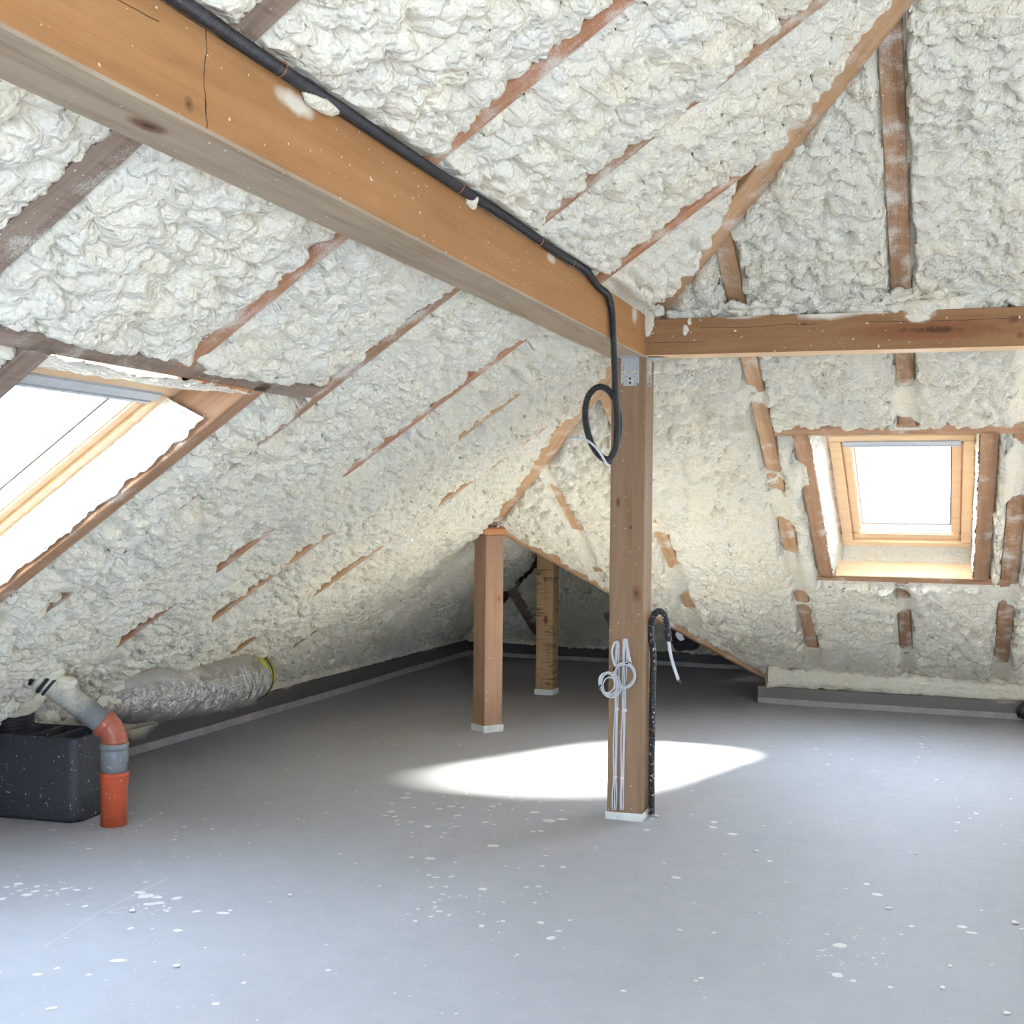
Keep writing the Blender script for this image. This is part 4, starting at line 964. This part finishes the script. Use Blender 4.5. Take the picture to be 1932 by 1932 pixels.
def foil():
    m, t, b = mat('crinkled_foil'); v = coords(t)
    n = noise(t, coords(t, (1, 2.2, 1)), 8, 6, 0.6, 2.0); n2 = noise(t, v, 60, 3)
    c = mix(t, n, (0.58, 0.57, 0.55), (0.78, 0.77, 0.75)); 
    d = noise(t, v, 6, 3); sx = N(t, 'ShaderNodeSeparateXYZ'); t.links.new(v, sx.inputs[0])
    k = math_(t, 'ADD', math_(t, 'MULTIPLY', sx.outputs['Z'], 2.6), math_(t, 'MULTIPLY', d, 0.35))
    c = mix(t, math_(t, 'MULTIPLY', ramp_f(t, k, 1.50, 1.78), 0.8), c, (0.62, 0.56, 0.42))
    t.links.new(c, b.inputs['Base Color']); t.links.new(math_(t, 'SUBTRACT', 0.95, ramp_f(t, k, 1.78, 1.50)), b.inputs['Roughness'])
    b.inputs['Metallic'].default_value = 0.85; b.inputs['Roughness'].default_value = 0.3
    t.links.new(ramp_f(t, k, 1.78, 1.50), b.inputs['Metallic'])
    rr = N(t, 'ShaderNodeMapRange'); t.links.new(ramp_f(t, k, 1.50, 1.78), rr.inputs['Value']); rr.inputs['To Min'].default_value = 0.2; rr.inputs['To Max'].default_value = 0.8
    t.links.new(rr.outputs['Result'], b.inputs['Roughness'])
    bump(t, b, math_(t, 'ADD', n, math_(t, 'MULTIPLY', n2, 0.3)), 1.0, 0.035)
    return m
M_FOIL = foil(); M_YELLOW = plain('yellow_glass_wool', (0.40, 0.38, 0.06), 0.9, var=0.25, nscale=40, bumpd=0.004); M_STICK = plain('yellow_sticker', (0.72, 0.66, 0.05), 0.5)
duct = thing('insulated_duct', 'silver foil-wrapped flexible duct with a yellow end ring along the low wall', 'duct', (-4.2, 6.2, .42))
dp, ds = resample(catmull([(-4.42, 5.42, .47), (-4.31, 5.62, .455), (-4.20, 5.84, .44), (-4.15, 6.15, .425), (-4.17, 6.50, .41), (-4.26, 6.84, .405)], 14), .010)
f_ = np.linspace(0, 1, len(dp)); base = .148 + .006 * np.sin(f_ * 9)
a_ = np.linspace(0, 2 * np.pi, 64, endpoint=False); S_, A_ = np.meshgrid(ds, a_, indexing='ij')
rr_ = base[:, None] + .007 * np.abs(vnoise(S_ * 20, A_ * 2.2, 3)) * 1.6 + .005 * np.abs(vnoise(S_ * 11, A_ * 4, 8)) - .008 * np.exp(-((S_ - .22) / .012) ** 2) - .010 * np.exp(-((S_ - .75) / .014) ** 2) - .007 * np.exp(-((S_ - 1.02) / .012) ** 2) + .004 * vnoise(S_ * 60, A_ * 14, 5)
put(link('foil_sleeve', tube_mesh('foil_sleeve', dp, rr_, 64), M_FOIL), duct)
tdir = dp[-1] - dp[-4]; tdir /= np.linalg.norm(tdir)
def ringp(nm, h0, h1, r0, r1, m, jag=0):
    return put(link(nm, lathe_mesh(nm, [(r0 * .8, h0), (r0, h0), ((r0 + r1) / 2 + .004, (h0 + h1) / 2), (r1, h1), (r1 * .8, h1)], 48, dp[-1], tdir), m), duct)
ringp('insulation_ring', -.03, .055, .153, .16, M_YELLOW)
ringp('black_inner_sleeve', -.008, .006, .160, .1615, M_RUBBER); ringp('black_inner_sleeve', .05, .07, .160, .15, M_RUBBER)
# sticker hugging the sleeve
i0 = len(dp) - 14
bx = np.array([0, 0, 1.0]) - tdir * tdir[2]; bx /= np.linalg.norm(bx); by = np.cross(tdir, bx)
if by[0] < 0: by = -by
stk = np.array([[dp[i0 + k] + (base[-1] + .009) * (math.cos(a) * bx + math.sin(a) * by) for a in np.linspace(0.35, 1.15, 8)] for k in range(0, 8)])
put(link('sticker', grid_mesh('sticker', stk), M_STICK), duct)
foam_roll('foam_drip', [(-4.47, 5.30, .50), (-4.40, 5.45, .50), (-4.35, 5.56, .485)], [.13, .15, .15], 64, M_FOAM_SMOOTH, 0.6, parent=ceiling, size=1.2)
foam_roll('foam_drip', [(-4.30, 5.75, .585), (-4.22, 6.1, .60), (-4.22, 6.45, .59), (-4.26, 6.62, .585)], [.03, .045, .04, .05], 65, M_FOAM, 1.2, parent=ceiling, size=1.0)

bagc = onY(1292, 1192, 9.70)
bag = thing('wrapped_duct_end', 'duct end wrapped in black plastic with white tape, in the dark annex', 'duct', tuple(bagc))
M_BAG = plain('black_plastic_wrap', (0.012, 0.012, 0.013), 0.35, 0.5, var=0.3)
bm = bmesh.new(); bmesh.ops.create_icosphere(bm, subdivisions=4, radius=1)
for v in bm.verts:
    p = v.co; k = 1 + .08 * math.sin(7 * p.x + 2 * p.z) + .06 * math.sin(11 * p.z + 3 * p.y) + .04 * math.sin(17 * p.y + 5 * p.x)
    v.co = Vector((p.x * .14 * k + (0.10 * max(0, p.x) ** 2), p.y * .12 * k, p.z * .15 * k + .09 * max(0, p.x) ** 2 * 0.6))
o = bm_obj('plastic_wrap', bm, M_BAG, bag, True)
bm = bmesh.new(); bmesh.ops.create_icosphere(bm, subdivisions=3, radius=1)
for v in bm.verts: v.co = Vector((v.co.x * .042, v.co.y * .012, v.co.z * (.036 + .012 * v.co.x)))
o = bm_obj('white_tape', bm, M_CLIP, bag, True); o.location = (-.01, -.122, -.02); o.rotation_euler = (0.1, 0.5, 0.2)
put(link('insulation_ring', lathe_mesh('insulation_ring', [(.05, .0), (.07, .0), (.075, .02), (.07, .04), (.05, .04)], 24, bagc + np.array([.13, -.01, .03]), (.8, .1, .45)), M_YELLOW), bag)

hose = thing('drain_hose', 'black corrugated hose end lying against the low kerb at the right edge', 'hose', (0.56, 9.58, 0.07))
pp, s_ = resample(catmull([(.49, 9.60, .085), (.56, 9.56, .07), (.68, 9.50, .066), (.86, 9.46, .066)], 12), .005)
put(link('hose_sleeve', tube_mesh('hose_sleeve', pp, .055 + .005 * np.sign(np.sin(2 * np.pi * s_ / .03)), 24), M_RUBBER), hose)

# ------------------------------------------------------------------ FLOOR MARKS AND FOAM FLAKES
rnd = random.Random(4)
sv, sf = [], []
def splash(px, py, rpx, el=1.0):
    c = onZ(px, py); F_ = float((c - CAM) @ FW)
    if c[0] < -4.45 or F_ > 12: return
    r = rpx * F_ / FPX; a0 = rnd.uniform(0, 6.28); n = 9 if rpx < 5 else 14; i = len(sv); z = rnd.uniform(.0006, .0014)
    sv.append((c[0], c[1], z + .0006)); rot = rnd.uniform(-.5, .5) + TH
    ph, a1 = rnd.uniform(0, 6.28), rnd.uniform(0, .25)
    for k in range(n):
        a = 2 * math.pi * k / n; q = r * (1 + a1 * math.sin(2 * a + ph) + rnd.uniform(-.15, .15))
        x, y = q * el * math.cos(a + a0), q * math.sin(a + a0)
        sv.append((c[0] + x * math.cos(rot) - y * math.sin(rot), c[1] + x * math.sin(rot) + y * math.cos(rot), z if k % 1 == 0 else z))
    for k in range(n): sf.append((i, i + 1 + k, i + 1 + (k + 1) % n))
def cluster(x0, x1, y0, y1, n, rmin, rmax):
    for _ in range(n): splash(rnd.gauss((x0 + x1) / 2, (x1 - x0) / 3.6), rnd.gauss((y0 + y1) / 2, (y1 - y0) / 3.6), rmin + (rmax - rmin) * rnd.random() ** 2.5, rnd.uniform(.8, 1.5))
for px, py, r in ((34, 1668, 8), (12, 1674, 5), (70, 1673, 6), (66, 1682, 7), (50, 1689, 9), (3, 1696, 8), (122, 1677, 6), (145, 1679, 6), (160, 1710, 6), (264, 1684, 9), (275, 1691, 14), (298, 1693, 8), (300, 1704, 9), (282, 1706, 9), (333, 1695, 9), (315, 1719, 5), (371, 1720, 7), (421, 1723, 9), (434, 1718, 5), (246, 1752, 6), (335, 1756, 8), (223, 1813, 11), (70, 1839, 7), (168, 1839, 5), (107, 1827, 5), (407, 1894, 7), (619, 1831, 5), (460, 1855, 5), (97, 1903, 8), (580, 1959, 5), (911, 1678, 8), (909, 1748, 6), (812, 1620, 8), (776, 1618, 5), (930, 1596, 10), (1036, 1549, 12), (1061, 1546, 9), (1010, 1533, 8), (1347, 1551, 7), (1346, 1561, 7), (1275, 1656, 8), (1452, 1625, 5), (1655, 1688, 9), (1635, 1668, 6), (1580, 1840, 11), (1609, 1851, 6), (1584, 1784, 12), (1680, 1863, 5), (1720, 1748, 5), (1816, 1749, 8), (1833, 1760, 8), (1220, 1566, 6), (1382, 1574, 9), (1807, 1552, 5), (1842, 1535, 5), (1176, 1870, 5), (1323, 1846, 5), (1020, 1741, 7), (1055, 1757, 5), (1040, 1770, 9), (1062, 1636, 6)):
    splash(px, py, r, 1.1)
cluster(0, 180, 1655, 1705, 26, 1, 4); cluster(220, 350, 1675, 1735, 34, 1, 5); cluster(700, 990, 1495, 1575, 90, 1.2, 7); cluster(740, 880, 1630, 1750, 45, 1, 5)
cluster(60, 380, 1500, 1600, 70, 1, 5); cluster(500, 860, 1360, 1420, 70, .8, 3.5); cluster(840, 1100, 1600, 1780, 40, 1, 5); cluster(1180, 1500, 1300, 1420, 50, .7, 3); cluster(1480, 1930, 1370, 1560, 70, 1, 4); cluster(1450, 1720, 1770, 1830, 70, .7, 3); cluster(1215, 1245, 1528, 1560, 14, 1, 3.5)
for _ in range(420): splash(rnd.uniform(0, 1932), 1932 - 520 * rnd.random() ** .75, .8 + 3.2 * rnd.random() ** 4, rnd.uniform(.8, 1.4))
sp_o = link('foam_splashes', mesh_py('foam_splashes', sv, sf), M_SPLAT, floor); sp_o['kind'] = 'stuff'
def scratch(pts, wpx=1.4):
    P = catmull([onZ(*p) for p in pts], 6); v, f = [], []
    for i, p in enumerate(P):
        w_ = wpx * float((p - CAM) @ FW) / FPX / 2 * (0.6 + 0.6 * rnd.random()); d = P[min(i + 1, len(P) - 1)] - P[max(i - 1, 0)]; nn = np.array([-d[1], d[0], 0]); nn /= np.linalg.norm(nn) + 1e-9
        v += [(*(p + nn * w_)[:2], .0012), (*(p - nn * w_)[:2], .0012)]
        if i: f.append((2 * i - 2, 2 * i - 1, 2 * i + 1, 2 * i))
    return link('scratch', mesh_py('scratch', v, f), M_SCRATCH, floor)
scratch([(82, 1788), (140, 1752), (200, 1715), (318, 1657)], 2.2); scratch([(250, 1562), (290, 1542), (342, 1521)], 1.8); scratch([(515, 1441), (550, 1428), (580, 1416)], 1.4); scratch([(708, 1465), (755, 1437)], 1.4)
scratch([(268, 1711), (240, 1712), (214, 1716), (210, 1722), (232, 1722), (256, 1718)], 2.0); scratch([(240, 1700), (290, 1688), (325, 1684)], 2.0); scratch([(1228, 1393), (1270, 1397), (1330, 1401)], 1.2); scratch([(1740, 1498), (1790, 1503)], 1.6)
scratch([(700, 1362), (730, 1350)], 1.0)
def flake(px, py, rpx, label, lift=0.5, seed=0, grp=None):
    c = onZ(px, py); r = rpx * float((c - CAM) @ FW) / FPX; rr = random.Random(seed)
    bm = bmesh.new(); bmesh.ops.create_icosphere(bm, subdivisions=2, radius=1)
    for v in bm.verts:
        p = v.co; k = 1 + .18 * math.sin(3 * p.x + seed) + .12 * math.sin(4 * p.y + 2 * seed) + rr.uniform(-.05, .05)
        v.co = Vector((p.x * r * k, p.y * r * .75 * k, p.z * r * lift * .6 * k + (.25 * r * p.x * p.x)))
    mz = min(v.co.z for v in bm.verts)
    for v in bm.verts: v.co.z -= mz
    o = bm_obj('foam_flake', bm, M_SPLAT, None, True); o.location = (c[0], c[1], 0.0); o.rotation_euler = (0, 0, rr.uniform(0, 6))
    tag(o, label, 'foam flake', grp or 'loose foam flakes on the floor')
for k, (px, py, r, lb) in enumerate(((250, 1720, 8, 'ragged white foam crumb on the floor beside the long pale scratch'), (332, 1825, 8, 'oval white foam flake on bare bluish floor, nearest one to the lower left corner'), (547, 1690, 5, 'tiny white foam flake alone on the left half of the floor'),
        (1426, 1607, 6, 'small white foam flake on the floor just right of the tall post'), (1676, 1715, 6, 'small bright foam flake on the floor midway between tall post and right edge'), (1916, 1743, 8, 'upturned white foam flake at the right edge of the floor, upper one'),
        (1792, 1824, 6, 'small curled foam flake on the floor toward the right edge, second from bottom of three'), (1778, 1865, 7, 'grey-edged foam flake on the floor below the small curled one'), (1900, 1914, 8, 'white foam flake nearest the lower right corner of the floor'), (1728, 1612, 4, 'tiny foam flake lying on the floor seam at right'), (1239, 1541, 5, 'white foam crumb against the foot of the tall post'))):
    flake(px, py, r, lb, 0.5, k)
